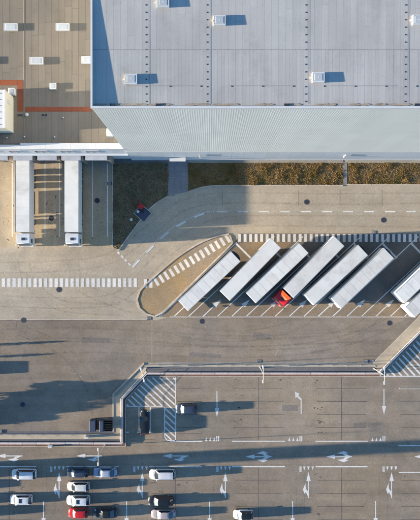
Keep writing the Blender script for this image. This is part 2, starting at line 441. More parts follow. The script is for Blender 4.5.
# ------------------------------------------------------------------ boundary band between yard and car park
O = [(-90,431),(112.5,431),(112.5,394),(144,362.5),(373,362.5),(470,265.5)]
I = [(-90,446.5),(126,446.5),(126,400),(148,376.5),(380,376.5),(491,265.5)]
def bp(i, f): return (O[i][0]*(1-f)+I[i][0]*f, O[i][1]*(1-f)+I[i][1]*f)
def band(i, f0, f1, z, mb, z0=0.0):
    q = [XY(*bp(i, f0)), XY(*bp(i+1, f0)), XY(*bp(i+1, f1)), XY(*bp(i, f1))]
    mb.prism(q, z0, z)
LAY = {  # per section: (f0, f1, height, key)
 0: [(0,.2,.02,'dark'),(.2,.3,.10,'cream'),(.3,.52,.06,'cream'),(.52,.7,.022,'dark'),(.80,.95,.026,'red')],
 1: [(0,.1,.12,'cream'),(.1,.58,.06,'cream'),(.58,.7,.024,'gutter'),(.80,.95,.028,'red')],
 2: [(0,.1,.12,'cream'),(.1,.35,.03,'gutter'),(.35,.7,.05,'cream'),(.80,.95,.024,'red')],
 3: [(0,.17,.022,'gutter'),(.17,.3,.10,'cream'),(.3,.7,.025,'dark'),(.80,.95,.027,'red')],
 4: [(0,.6,.05,'cream'),(.6,.70,.06,'gutter'),(.80,.95,.029,'gutter')],
}
KEYM = {'dark':M['dark_path'],'cream':M['cream'],'gutter':M['gutter'],'red':M['red_strip']}
KEYN = {'dark':('footway','narrow dark asphalt footway along the yard edge'),'cream':('pavement','cream concrete pavement edging the yard'),
        'gutter':('gutter','grey concrete gutter along the yard edge'),'red':('paver_strip','dark red paver strip beside the car park wall')}
acc = {}
for i, ls in LAY.items():
    for f0, f1, z, k in ls:
        acc.setdefault(k, MB()); band(i, f0, f1, z, acc[k])
for k, mb in acc.items(): structure(KEYN[k][0], mb, KEYM[k], KEYN[k][1])
# underlay
under = MB()
for i in range(5): band(i, -.01, 1.0, .018, under)
under_o = structure('subsoil', under, M['gutter'], 'concrete bed below the boundary strip')
wall_labels = ['low stone topped wall at the left edge of the yard','low wall turning up beside the hatched corner','short diagonal low wall above the hatched corner',
               'long low wall with pale coping above the car park','diagonal low wall beside the right hatched triangle']
for i in range(5):
    a, b_ = bp(i, .75), bp(i+1, .75)
    t = thing('boundary_wall', wall_labels[i], 'wall', PX((a[0]+b_[0])/2, (a[1]+b_[1])/2), 0, 'low walls round the yard')
    A, B = PX(*a), PX(*b_); L = (B-A).length; ang = math.atan2(B.y-A.y, B.x-A.x); base = t.location
    link('wall_core', unit_box(M['concrete']), t, (A+B)/2-base, ang, (L-.05, .2, .42))
    n = max(1, round(L/2.5)); d = (B-A)/n
    for k in range(n):
        c = A+d*(k+.5)
        link('coping_stone', unit_cbox(M['coping']), t, Vector((c.x, c.y, .42))-base, ang, (d.length-.04, .34, .09+random.uniform(-.01,.01)))
    kb = structure('kerb', MB().quad(*[(*XY(*q), .02) for q in (bp(i,.94), bp(i,1.0), bp(i+1,1.0), bp(i+1,.94))][::-1]), M['kerb'], 'pale kerb line of the car park')
    chain_parts([bp(i,.97), bp(i+1,.97)], 1, .8, .021, .13, 'kerb_stone', M['kerb'], kb, 14)

def rail_fence(pts, label, hgt=1.05, step=2.6):
    c = PX(*pts[len(pts)//2]); t = thing('guard_rail', label, 'railing', c, 0, 'thin steel railings along the yard edge')
    for a, b_ in zip(pts, pts[1:]):
        A, B = PX(*a), PX(*b_); L = (B-A).length; d = (B-A).normalized()
        for zz in (hgt, hgt*.55):
            MB().cyl(A-c+Vector((0,0,zz)), B-c+Vector((0,0,zz)), .016, n=6).build('rail', M['steel'], t)
        n = max(1, round(L/step))
        for k in range(n+1):
            p = A+d*(L*k/n)-c
            link('post', POST, t, p)
POST = MB().cyl((0,0,.0),(0,0,1.06),.024,n=6).mesh('post', M['steel'])
rail_fence([bp(0,.27), bp(1,.27)], 'grey steel railing along the left stretch of yard edge')
rail_fence([bp(1,.64), bp(2,.64), bp(3,.55)], 'white grey railing round the hatched car park corner')
rail_fence([bp(3,.2), bp(4,.2)], 'thin grey railing along the middle of the yard edge')
rail_fence([bp(4,.64), (440,306)], 'grey railing up the diagonal beside the hatched triangle')

# ------------------------------------------------------------------ road markings
# zebra crossings
for k in range(29):
    x = 3.6+5.27*k
    if x < 139: paint_rect('crossing_stripe', M['paint'], apron, x, 282.7, 3.3, 8.6, 0, .0125)
ZI = [(145.5,283.4,0),(151.0,283.6,0)]
for x, y, a in ZI: paint_rect('crossing_stripe', M['paint'], island, x, y, 3.1, 8.4, a, .055)
for k in range(15):
    t = k/14; x = 156.4+(227.6-156.4)*t; y = 281.8+(238.6-281.8)*t
    paint_rect('crossing_stripe', M['paint'], island, x, y, 2.9, 8.6, 31.5, .055)
for k in range(46):
    x = 239.6+5.5*k
    if x > 470: break
    paint_rect('crossing_stripe', M['paint'], bay, x, 238.0, 2.9, 7.8, 0, .0215)
# curved lane line
curve = smooth_pts([(131.7,266.3),(140,257.6),(160,237.6),(172,228),(182,222),(193,216.5),(204,212.3),(213,210.9)], 5)
m = MB(); strip(m, curve, .8, .0125); strip(m, [(213,210.9),(520,210.9)], .5, .0125); m.build('lane_line', M['paint_old'], apron)
def along(pts, s0, s1):
    out = []; acc_ = 0
    for a, b_ in zip(pts, pts[1:]):
        d = math.dist(a, b_)
        lo, hi = max(s0, acc_), min(s1, acc_+d)
        if lo < hi:
            for s_ in (lo, hi):
                t = (s_-acc_)/d; p = (a[0]+(b_[0]-a[0])*t, a[1]+(b_[1]-a[1])*t)
                if not out or math.dist(out[-1], p) > .01: out.append(p)
        acc_ += d
    return out
off = [(x+.9, y+1.0) for x, y in curve]
for k in range(6):
    sgm = along(off, k*20+0, k*20+10.5)
    if len(sgm) > 1: mm = MB(); strip(mm, sgm, 1.5, .0165); mm.build('lane_dash', M['paint'], apron)
for k in range(15):
    x = 217+21*k; paint_rect('lane_dash', M['paint'], apron, x+5.2, 211.6, 10.4, 1.4, 0, .0165)
for k in range(4):
    t = (k+.4)/4; paint_rect('stop_line_block', M['paint'], apron, 117.2+14.5*t, 251.4+15*t, 3.0, 1.9, -46, .0125)
# dock lane lines
for x in (12.3, 45, 59.5, 92.5, 107.5):
    mm = MB(); strip(mm, [(x,161),(x,237)], 1.0, .0125); mm.build('dock_line', M['paint'], dock)
# trailer bay lines
mm = MB(); strip(mm, [(170,317),(414,317)], .8, .0225); mm.build('bay_base_line', M['paint_old'], bay)
def plain_arrow(L, hl, hw, sw):
    mb = MB(); sw /= 2
    mb.quad((-sw,0,0),(sw,0,0),(sw,L-hl,0),(-sw,L-hl,0)); mb.tri((-hw,L-hl,0),(hw,L-hl,0),(0,L,0)); return mb
BAYARR = MB().raw(*(lambda m_: (m_.v, m_.f))(plain_arrow(26/S, 9.5/S, 2.5/S, 1.0/S))).mesh('bay_arrow', M['paint'])
ck, sk = math.cos(R(43)), math.sin(R(43))
for k in range(-1, 12):
    x = 188+28.8*k
    if k >= 0 or True:
        top = 76/sk
        if x < 186: 
            mm = MB(); strip(mm, [(x,317),(x+23,317-21.5)], .9, .0225); mm.build('bay_line', M['paint'], bay); continue
        mm = MB(); strip(mm, [(x,317),(x+ck*top*1.06,317-sk*top*1.06)], .9, .0225); mm.build('bay_line', M['paint'], bay)
        hx, hy = x+ck*top*.97, 317-sk*top*.97
        if k < 11: mm = MB(); strip(mm, [(hx+.4,hy+.4),(hx+14.6,hy+14.9)], 1.9, .0265); mm.build('bay_end_line', M['paint'], bay)
    if k >= 0: link('bay_arrow', BAYARR, bay, PX(x+14.3,317)+Vector((0,0,.0225)), R(43-90))
mm = MB(); strip(mm, [(173.5,317),(196,296)], .9, .0225); mm.build('bay_line', M['paint'], bay)
hx, hy = 236, 243.5
mm = MB(); strip(mm, [(hx,hy),(hx+14.6,hy+14.4)], 1.9, .0265); mm.build('bay_end_line', M['paint'], bay)
mm = MB(); strip(mm, [(159.5,316.5),(236.5,242.5)], .9, .0305); mm.build('bay_line', M['paint'], bay)

# car park lines
zL = .0165
def lot_rect(name, x0, x1, y0, y1, mat='paint', z=zL): return paint_rect(name, M[mat], lot, (x0+x1)/2, (y0+y1)/2, abs(x1-x0), abs(y1-y0), 0, z)
for x0, x1 in ((-60,36),(66,118.5),(149,202),(232,285),(315.5,367.5)): lot_rect('lane_line', x0, x1, 466.1, 467.2)
for x0, x1 in ((398.7,470),): lot_rect('lane_line', x0, x1, 471.8, 472.9)
for x0, x1 in ((170,202.3),(232,285),(315.3,368.3)): lot_rect('lane_line', x0, x1, 440.7, 441.7)
lot_rect('lane_line', 398.5, 470, 445, 446)
lot_rect('lane_line', 399, 470, 388, 389)
TEETH = MB().tri((-1.3/S,0,0),(0,-4/S,0),(1.3/S,0,0)).mesh('yield_tooth', M['paint'])
for k in range(5):
    x = 50+83.1*k
    lot_rect('yield_block', x, x+2.4, 466.3, 472, 'paint_old')
    for j in range(3): link('yield_tooth', TEETH, lot, PX(x+5+4.2*j, 466.4)+Vector((0,0,zL)))
for k in range(3):
    x = 205+83.1*k
    for j in range(3): link('yield_tooth', TEETH, lot, PX(x+1.3+4.0*j, 441.2)+Vector((0,0,zL)), math.pi)
    lot_rect('yield_block', x+11.3, x+12.4, 436, 441.3); lot_rect('yield_block', x+13.1, x+14.2, 436, 441.3)
def lane_arrow(branches):
    mb = plain_arrow(26/S, 9/S, 2.2/S, 1.0/S); s = 1/S
    for sg in branches:
        P_ = [(-5.6,8.3),(-3.2,15.0),(-2.6,9.5),(-.5,6.5),(-.5,1.5),(-2.8,6.2),(-3.6,3.6)]
        pts = [(sg*-1*-p[0]*s if sg > 0 else -p[0]*s, p[1]*s) for p in P_]
        mb.prism(pts, None, 0.0)
    return mb.mesh('lane_arrow', M['paint'])
A_L, A_LR, A_S = lane_arrow([1]), lane_arrow([1,-1]), lane_arrow([])
for k in range(5): link('lane_arrow', A_L, lot, PX(59.2+83.1*k, 498)+Vector((0,0,zL)))
for k in range(5): link('lane_arrow', A_S, lot, PX(43.6+83.0*k, 501)+Vector((0,0,zL)), math.pi)
for x, y in ((217,391),(384,389)): link('lane_arrow', A_S, lot, PX(x, y)+Vector((0,0,zL)), math.pi)
for x in (22.5, 102.2, 188.5): link('lane_arrow', A_L, lot, PX(x, 455.9)+Vector((0,0,zL)), R(90))
for x in (271.5, 352, 440): link('lane_arrow', A_LR, lot, PX(x, 456.6)+Vector((0,0,zL)), R(90))
mb = MB(); mb.prism([((x-301)/S, (414-y)/S) for x, y in ((300.6,414),(301.8,414),(301.8,399),(298.3,395.5),(299.6,393.6),(295,391.8),(295.3,398.2),(296.8,397),(300.6,400.2))], None, 0)
link('lane_arrow', mb.mesh('lane_arrow', M['paint']), lot, PX(301, 414)+Vector((0,0,zL)))
# stall joints
for xv in (9.2, 92.2, 175.3, 258.4, 341.6, 424.7):
    m_ = MB(); strip(m_, [(xv,468),(xv,640)], .55, zL-.001); m_.build('stall_joint', M['joint'], lot)
    for k in range(9):
        y = 480.3+13.05*k; m_ = MB(); strip(m_, [(xv-random.uniform(23,25),y),(xv+random.uniform(22,25),y)], .5, zL); m_.build('stall_joint', M['joint'], lot)
    if xv > 200:
        m_ = MB(); strip(m_, [(xv,377),(xv,440)], .5, zL-.001); m_.build('stall_joint', M['joint'], lot)
        for k in range(4):
            y = 388.2+13.1*k; m_ = MB(); strip(m_, [(xv-random.uniform(24,26),y),(xv+random.uniform(24,26),y)], .55, zL); m_.build('stall_joint', M['joint'], lot)
for k in range(5):
    y = 388.2+13.1*k-(7 if k == 4 else 0); m_ = MB(); strip(m_, [(177,y),(202,y)], .55, zL); m_.build('stall_joint', M['joint'], lot)
def blot(x, y, r, n=11):
    pts = []
    for k in range(n):
        t = 2*math.pi*k/n; q = r*random.uniform(.45, 1.15)/S; c = PX(x, y); pts.append((c.x+q*math.cos(t)*1.25, c.y+q*math.sin(t)*.8))
    MB().prism(pts, None, zL+.0035).build('oil_stain', M['oil'], lot)
for y in (381,394.5,408,421,433):
    for x in (237.5, 319, 281 if y < 400 else 322):
        for q in range(3):
            if random.random() < .75: blot(x+random.gauss(0,2), y+random.gauss(0,1.0), random.uniform(.4,1.0))
for x, y in ((239,473),(237,486),(319,474),(405,476),(317,514),(15,512),(22,487),(152,482),(160,490),(180,484)):
    for q in range(3): blot(x+random.gauss(0,2.2), y+random.gauss(0,1.2), random.uniform(.4,1.0))

def wear_mat(name, col, amt, scale, stretch=None):
    b = NB(name)
    a = b.mul(b.rng(b.noise(scale, 4, .7), .38, .62, 0, 1), b.rng(b.noise(scale*.15, 2, .5, w=4), .35, .6, .15, amt))
    b.l(a, b.b.inputs['Alpha']); return b.done(col, .9, 0, .15)
M['tyre_mark'] = wear_mat('tyre_mark', (.07,.06,.052), .13, 1.8)
M['crack'] = wear_mat('pale_crack_filler', (.42,.36,.29), .95, 1.2)
M['patch'] = ground_mat('asphalt_patch', (.165,.142,.12), spots=.1, fine=.2)
_zt = [0]
def tyre(parent, pts, z, gap=1.9*5.5, w_=1.5):
    sp = smooth_pts(pts, 8)
    for sg in (-.5, .5):
        q = []
        for i, p in enumerate(sp):
            a, b_ = sp[max(0,i-1)], sp[min(len(sp)-1,i+1)]; L_ = math.dist(a, b_) or 1
            q.append((p[0]-(b_[1]-a[1])/L_*gap*sg, p[1]+(b_[0]-a[0])/L_*gap*sg))
        _zt[0] += .00012
        m_ = MB(); strip(m_, q, w_, z+_zt[0]); m_.build('tyre_mark', M['tyre_mark'], parent)
tyre(yard, [(-20,336),(60,333),(140,336),(230,341),(330,338),(420,333)], .013)
tyre(yard, [(-20,350),(90,347),(200,352),(300,349),(375,330),(440,290)], .013)
tyre(yard, [(176,330),(215,336),(262,334),(300,322),(322,303)], .013)
tyre(yard, [(250,345),(310,342),(352,332),(380,312)], .013)
tyre(yard, [(20,330),(62,350),(90,385),(98,415)], .013)
tyre(apron, [(-20,268),(60,266),(110,258),(150,230),(185,205),(230,198),(330,199),(440,198)], .0085)
tyre(apron, [(-20,300),(60,303),(110,300),(134,285),(160,258),(190,236),(230,222),(330,221),(440,222)], .0085)
tyre(apron, [(24,262),(30,282),(60,305),(120,310)], .0085); tyre(apron, [(73,262),(80,285),(110,300),(134,308)], .0085)
for y in (450.5, 460.5): tyre(lot, [(-20,y),(120,y-.6),(280,y),(440,y+.5)], .0126, 8.5, 1.0)
for xx in (50.5, 134, 217, 300, 383): tyre(lot, [(xx,520),(xx+.4,495),(xx,472)], .0126, 8.0, 1.0)
for k, (x, y, a, b_) in enumerate(((262,336,9,5),(96,340,14,4.5),(318,352,7,3),(205,355,16,3.2),(290,408,8,5),(360,425,6,4))):
    pr = yard if y < 370 else lot
    c = PX(x, y); link('asphalt_patch', unit_quad(M['patch']), pr, c+Vector((0,0,.0128)), R((k*37) % 11-5), (2*a/S, 2*b_/S*.6, 1))
for pts in ([(336,320),(341,328),(345,331),(349,339),(354,345),(360,352)],[(324,329),(330,338),(327,347),(333,356)],[(272,338),(278,349),(275,356)],[(281,345),(288,350),(292,358)],[(205,326),(209,338),(206,349)],[(60,362),(66,368),(74,371),(82,378)],[(62,366),(70,373),(80,372)]):
    q = smooth_pts([(x+random.gauss(0,.6), y+random.gauss(0,.6)) for x, y in pts], 4)
    q = [(x+random.gauss(0,.25), y+random.gauss(0,.25)) for x, y in q]
    m_ = MB(); strip(m_, q, .7, .0136); m_.build('crack', M['crack'], yard)
for x, y0, y1, n in ((51.5,196,242,26),(97,196,240,20),(8,205,244,14),(62,176,236,14),(24,238,252,6)):
    for q in range(n):
        r = random.uniform(.25,.75); xx = x+random.choice((-4.5,4.5,0))+random.gauss(0,.8); yy = random.uniform(y0,y1); pts = []
        for k in range(9):
            t_ = 2*math.pi*k/9; rr = r*random.uniform(.5,1.15)/S; c = PX(xx, yy); pts.append((c.x+rr*math.cos(t_), c.y+rr*1.2*math.sin(t_)))
        _zt[0] += .00002; MB().prism(pts, None, .0105+_zt[0]*.3).build('oil_stain', M['oil'], dock)
# hatched corner
for a, b_ in (((126,406.3),(165,406.3)),((164.6,406.3),(164.6,437)),((164.6,437),(167,440)),((167,440.2),(176,440.7)),((175.6,377),(175.6,441)),
              ((139,406.5),(139,432)),((150.4,406.5),(150.4,432)),((126,432.2),(129,432.2)),((137,432.2),(141,432.2)),((148.5,432.2),(152.5,432.2)),((162.5,432.2),(164.6,432.2))):
    m_ = MB(); strip(m_, [a, b_], 1.1, zL); m_.build('bay_line', M['paint'], lot)
def clip_seg(p, d, poly):
    ts = []
    n = len(poly)
    for i in range(n):
        a, b_ = poly[i], poly[(i+1) % n]; ex, ey = b_[0]-a[0], b_[1]-a[1]
        den = d[0]*ey-d[1]*ex
        if abs(den) < 1e-9: continue
        t = ((a[0]-p[0])*ey-(a[1]-p[1])*ex)/den; u = ((a[0]-p[0])*d[1]-(a[1]-p[1])*d[0])/den
        if 0 <= u < 1: ts.append(t)
    ts.sort(); return [(ts[i], ts[i+1]) for i in range(0, len(ts)-1, 2)]
def hatch(poly, ang, pitch, wpx, off=0):
    d = (math.cos(R(ang)), math.sin(R(ang))); n = (-d[1], d[0])
    ks = [p[0]*n[0]+p[1]*n[1] for p in poly]; k = min(ks)+off
    while k < max(ks):
        p = (n[0]*k, n[1]*k)
        for t0, t1 in clip_seg(p, d, poly):
            if t1-t0 > 2:
                m_ = MB(); strip(m_, [(p[0]+d[0]*t0, p[1]+d[1]*t0), (p[0]+d[0]*t1, p[1]+d[1]*t1)], wpx, zL+.002); m_.build('hatch_stripe', M['paint'], lot)
        k += pitch
hatch([(126.6,400.8),(148.2,377.6),(175.2,377.6),(175.2,440),(167.3,439.6),(165,437),(165,405.9),(126.6,405.9)], 43, 4.65, 1.5, 1.5)
HT = [(381.5,375.8),(470,288),(470,375.8)]
hatch(HT, 47, 4.9, 1.7, 2)
m_ = MB(); strip(m_, [(379.5,376.3),(470,376.3)], 1.3, zL+.006); m_.build('hatch_border', M['paint'], lot)
# the corner under the right hatch belongs to the car park level
structure('car_park', MB().prism(px_poly([(380.6,376.2),(491,265.8),(560,265.8),(560,376.2)]), None, .0148), M['lot'], 'asphalt triangle under the right hatching')

# manholes and gullies
MAN = MB().cyl((0,0,.012),(0,0,.03),.42,n=20).mesh('lid', M['iron']); RING = MB().cyl((0,0,.011),(0,0,.024),.5,n=20).mesh('frame', M['joint'])
GUL = MB().box(-.42,.42,-.3,.3,.012,.03).mesh('frame', M['iron'])
for x, y, lab in ((306.5,202,'round blue grey manhole cover on the road by the warehouse'),(383.5,220,'round dark manhole cover right of the lane dashes'),
        (175.3,290.8,'round dark blue manhole cover on the teardrop island'),(59,289.6,'round manhole cover below the long zebra crossing'),
        (23.5,320.2,'round black manhole cover on the yard joint at left'),(202,321.3,'round black manhole cover below the first trailer'),
        (389.5,323,'round black manhole cover near the right trailers'),(22.7,404.5,'round manhole cover in the long tree shadow'),
        (97.2,200.6,'round blue manhole cover in the empty dock lane'),(51.3,218.2,'round manhole cover between the docked trucks')):
    t = thing('manhole_cover', lab, 'manhole', PX(x, y), 0, 'round manhole covers'); link('frame', RING, t); link('lid', MAN, t)
for x, y, lab in ((149.2,318.2,'small dark gully grate at the island tip'),(259.5,361.2,'dark gully grate under the yard railing'),(366.3,361.2,'left gully grate of the pair by the diagonal kerb'),
        (371.8,361.2,'right gully grate of the pair by the diagonal kerb'),(.3,431.2,'gully grate at the far left yard edge'),(374.3,232.4,'gully grate above the right zebra crossing'),(109.5,183.5,'gully grate beside the shaded verge')):
    t = thing('gully_grate', lab, 'drain', PX(x, y)+Vector((0,0,.012 if y < 400 else .1)), 0, 'gully grates'); link('frame', GUL, t)
    for q in range(5): piece('bar', M['steel'], t, -.34+.15*q, -.28+.15*q, -.24, .24, .028, .04)

# ------------------------------------------------------------------ warehouse
ZW = 37.9; YB = 18.2
XW = PX(91, 107, ZW).x
ks = (H-ZW)/H/S
def rx(x): return (x-210)*ks
def ry(y): return (260-y)*ks
XE = rx(560)*1.0; YN = ry(-150)
W0 = Vector(((XW+XE)/2, YB, 0))
wh = thing('warehouse', 'tall pale metal clad warehouse with a grey flat roof', 'warehouse', W0)
b = MB().box(XW+.1, XE, YB+.12, YN, .05, ZW-.75); 
b.v = [(p[0]-W0.x, p[1]-W0.y, p[2]) for p in b.v]; b.build('wall', M['plinth'], wh)
# roof: falls gently to the south; panels are single sheets laid side by side
ROOF_N, ROOF_S = ZW-.13, ZW-.42
def rz_at(Y): return ROOF_S+(ROOF_N-ROOF_S)*min(1.3,(Y-ry(107))/(ry(0)-ry(107)))
def roof_panel(x0, x1, y0, y1, mat):   # pixel extents at roof level, y0 north
    X0, X1, Y0, Y1 = rx(x0)+.005, rx(x1)-.005, ry(y1)+.005, ry(y0)-.005
    e = random.uniform(0,.003)
    za, zb = rz_at(Y0), rz_at(Y1)
    me_key = ('roofp', mat.name)
    c = Vector(((X0+X1)/2, (Y0+Y1)/2, (za+zb)/2+e))
    o = link('roof_panel', unit_box(mat), wh, c-W0-Vector((0,0,.06)), 0, (X1-X0, Y1-Y0, .06))
    o.rotation_euler = (math.atan2(zb-za, Y1-Y0), 0, 0)
deck = MB(); 
deck.quad((XW+.02-W0.x, ry(106.6)-W0.y, rz_at(ry(106.6))-.09),(XE-W0.x, ry(106.6)-W0.y, rz_at(ry(106.6))-.09),(XE-W0.x, YN-W0.y, rz_at(YN)-.09),(XW+.02-W0.x, YN-W0.y, rz_at(YN)-.09))
deck.build('roof_deck', M['roof_base'], wh)
x = 91.6
while x < 428:
    x1 = x+7.2
    cut = random.choice([None, None, random.uniform(4,40)])
    if cut is None: roof_panel(x, x1, -30, 49, M['roof_grey'])
    else: roof_panel(x, x1, -30, cut, M['roof_grey']); roof_panel(x, x1, cut, 49, M['roof_grey'])
    roof_panel(x, x+3.6, 49, 104.2, M['roof_grey'])
    roof_panel(x+3.6, x1, 49, 104.2, M['roof_grey'])
    x = x1
# panels whose run stops at the cross seam get their lower half
roof_panel(91.6, 428, 104.2, 106.4, M['roof_grey'])
big = MB(); 
for (xa, xb, ya, yb) in ((428,560,-150,106.4),(91.6,428,-150,-30)):
    z0_, z1_ = rz_at(ry(yb)), rz_at(ry(ya))
    big.quad((rx(xa)-W0.x, ry(yb)-W0.y, z0_),(rx(xb)-W0.x, ry(yb)-W0.y, z0_),(rx(xb)-W0.x, ry(ya)-W0.y, z1_),(rx(xa)-W0.x, ry(ya)-W0.y, z1_))
big.build('roof_sheet', M['roof_grey'], wh)
fill = MB(); fill.quad((rx(91.6)-W0.x, ry(104.2)-W0.y, rz_at(ry(104.2))-.012),(rx(428)-W0.x, ry(104.2)-W0.y, rz_at(ry(104.2))-.012),(rx(428)-W0.x, ry(49)-W0.y, rz_at(ry(49))-.012),(rx(91.6)-W0.x, ry(49)-W0.y, rz_at(ry(49))-.012))
fill.build('roof_sheet', M['roof_grey'], wh)
# copings
piece('coping', M['white_trim'], wh, XW-.06, XW+.16, YB-.1, YN, ZW-.5, ZW, W0)
piece('coping', M['white_trim'], wh, XW+.161, XE, YB-.12, YB+.14, ZW-.4, ZW, W0)
# silt along the gutter, seam anchors, seam lines
for x0 in range(96, 420, 9):
    if random.random() < .7:
        pts = []; cxp = x0+random.uniform(0,6); L = random.uniform(3,9)
        for k in range(14):
            t = 2*math.pi*k/14; pts.append((rx(cxp+L*math.cos(t)*random.uniform(.7,1.1))-W0.x, ry(103.6+1.2*math.sin(t)*random.uniform(.4,1.2))-W0.y))
        MB().prism(pts, None, rz_at(ry(103.6))+.03+x0*.00003).build('silt_streak', M['roof_dirt'], wh)
for xc in (146, 207.3, 306.3, 406.2):
    y = -3
    while y < 103:
        Y = ry(y); piece('seam_anchor', M['panel_dark'], wh, rx(xc)-.075, rx(xc)+.075, Y-.075, Y+.075, rz_at(Y)-.02, rz_at(Y)+.022, W0); y += 7.4
    m_ = MB(); m_.quad(*[(X-W0.x, Y-W0.y, rz_at(Y)+.022) for X, Y in ((rx(xc+2.6),ry(103)),(rx(xc+3.1),ry(103)),(rx(xc+3.1),ry(-30)),(rx(xc+2.6),ry(-30)))]); m_.build('seam_strip', M['roof_base'], wh)
for yy in (49, 85):
    for k in range(10):
        xa = 92+34*k; 
        if yy == 85 and k % 3 == 0: continue
        m_ = MB(); m_.quad(*[(X-W0.x, Y-W0.y, rz_at(Y)+.024) for X, Y in ((rx(xa),ry(yy+.2)),(rx(xa+33),ry(yy+.2)),(rx(xa+33),ry(yy-.2)),(rx(xa),ry(yy-.2)))]); m_.build('seam_strip', M['roof_base'], wh)
for k in range(10): 
    X, Y = rx(170+31*k), ry(85.3); piece('seam_anchor', M['panel_dark'], wh, X-.08, X+.08, Y-.08, Y+.08, rz_at(Y)-.02, rz_at(Y)+.025, W0)
for xg in (112, 158, 287, 418):
    X, Y = rx(xg), ry(103.8); piece('roof_outlet', M['panel_dark'], wh, X-.3, X+.3, Y-.12, Y+.12, rz_at(Y)-.02, rz_at(Y)+.12, W0)
def skylight(parent, base, X, Y, Z, sx, sy, h):
    f = link('skylight', None, parent, Vector((X, Y, Z))-base)
    me = MB()
    t = .09
    me.box(-sx/2, sx/2, -sy/2, -sy/2+t, 0, h); me.box(-sx/2, sx/2, sy/2-t, sy/2, 0, h)
    me.box(-sx/2, -sx/2+t, -sy/2+t, sy/2-t, 0, h); me.box(sx/2-t, sx/2, -sy/2+t, sy/2-t, 0, h)
    me.build('frame', M['white_trim'], f)
    p = MB(); a, c_ = sx/2-t, sy/2-t
    p.raw([(-a,-c_,h-.012),(a,-c_,h-.012),(a,c_,h-.012),(-a,c_,h-.012),(-a*.7,-c_*.7,h+.012),(a*.7,-c_*.7,h+.012),(a*.7,c_*.7,h+.012),(-a*.7,c_*.7,h+.012)],
          [(0,1,5,4),(1,2,6,5),(2,3,7,6),(3,0,4,7),(4,5,6,7)]); p.build('pane', M['skylight'], f, False)
    MB().cyl((0,0,h-.01),(0,0,h+.018),.1,n=10).build('latch', M['white_trim'], f)
    return f
for x, y in ((163.3,2.3),(219.7,20.3),(131,78.7),(318.7,77),(418.7,20)):
    skylight(wh, W0, rx(x), ry(y), rz_at(ry(y)), 11.8*ks, 9.8*ks, .33)
    piece('vent_cowl', M['cream_wall'], wh, rx(x-8.2), rx(x-6.6), ry(y+.7), ry(y-.7), rz_at(ry(y)), rz_at(ry(y))+.2, W0)
# south facade: plinth panels and ribbed cladding sheets
Z1 = 8.3
wP = (XE-XW)/28
PLM = M['plinth']
for k in range(28):
    x0 = XW+wP*k
    piece('plinth_panel', PLM, wh, x0+.01, x0+wP-.01, YB, YB+.12, 1.0, Z1, W0)
piece('base_course', M['white_trim'], wh, XW, XE, YB-.06, YB+.11, .06, 1.0, W0)
rib = MB(); sheetw = 2.4; nr = 8; pit = sheetw/nr; d_ = .0024
for k in range(nr):
    x0 = k*pit
    prof = [(x0,0),(x0+pit*.55,0),(x0+pit*.65,-d_),(x0+pit*.9,-d_),(x0+pit,0)]
    for (xa, ya), (xb, yb) in zip(prof, prof[1:]): rib.quad((xa,ya,0),(xb,yb,0),(xb,yb,1),(xa,ya,1))
RIB = rib.mesh('cladding_sheet', M['cladding'])
ns = int((XE-XW)/sheetw)
for k in range(ns):
    for z0_, z1_ in ((Z1+.01, 23.0),(23.01, ZW-.41)):
        link('cladding_sheet', RIB, wh, Vector((XW+k*sheetw, YB+.02, z0_))-W0, 0, (1,1,z1_-z0_))
piece('flashing', M['white_trim'], wh, XW, XE, YB-.05, YB+.0, Z1-.05, Z1+.06, W0)
# door with canopy, wall lamps
X0, X1 = PX(170,160).x, PX(186,160).x
dr = piece('door', M['door'], wh, X0+.4, X1-.4, YB-.08, YB-.061, .06, 2.4, W0)
piece('canopy', M['white_trim'], wh, PX(169.5,158,3).x, PX(185.6,158,3).x, YB-.75, YB-.07, 2.85, 3.0, W0)
for xx in (200, 343.5):
    X = PX(xx,156,4).x; piece('wall_lamp', M['white_trim'], wh, X-.1, X+.1, YB-.35, YB-.06, 4.2, 4.5, W0)
    piece('lamp_arm', M['steel'], wh, X-.02, X+.02, YB-.2, YB-.06, 4.5, 6.0, W0)

# ------------------------------------------------------------------ low dock building (brown roof)
ZD = 10.9; ZR = 10.45
kd = (H-ZR)/H/S
def dx(x): return (x-210)*kd
def dy(y): return (260-y)*kd
XD0 = dx(-130); YDN = dy(-160); XD1 = XW-.02
XDE = PX(131.5,160).x
D0 = Vector(((XD0+XD1)/2, YB, 0))
dh = thing('dock_hall', 'low dock hall with a brown sheet roof and white edge', 'building', D0)
piece('wall', M['dockwall'], dh, XD0, XD1, YB+.3, YDN, .05, ZR-.2, D0)
piece('roof_deck', M['roof_base'], dh, XD0, XD1, YB+.31, YDN-.01, ZR-.19, ZR-.06, D0)
# wall panels
npan = 20; pw = (XD1-XD0)/npan
for k in range(npan): piece('wall_panel', M['dockwall'], dh, XD0+pw*k+.012, XD0+pw*(k+1)-.012, YB+.2, YB+.29, .06, ZD-.55, D0)
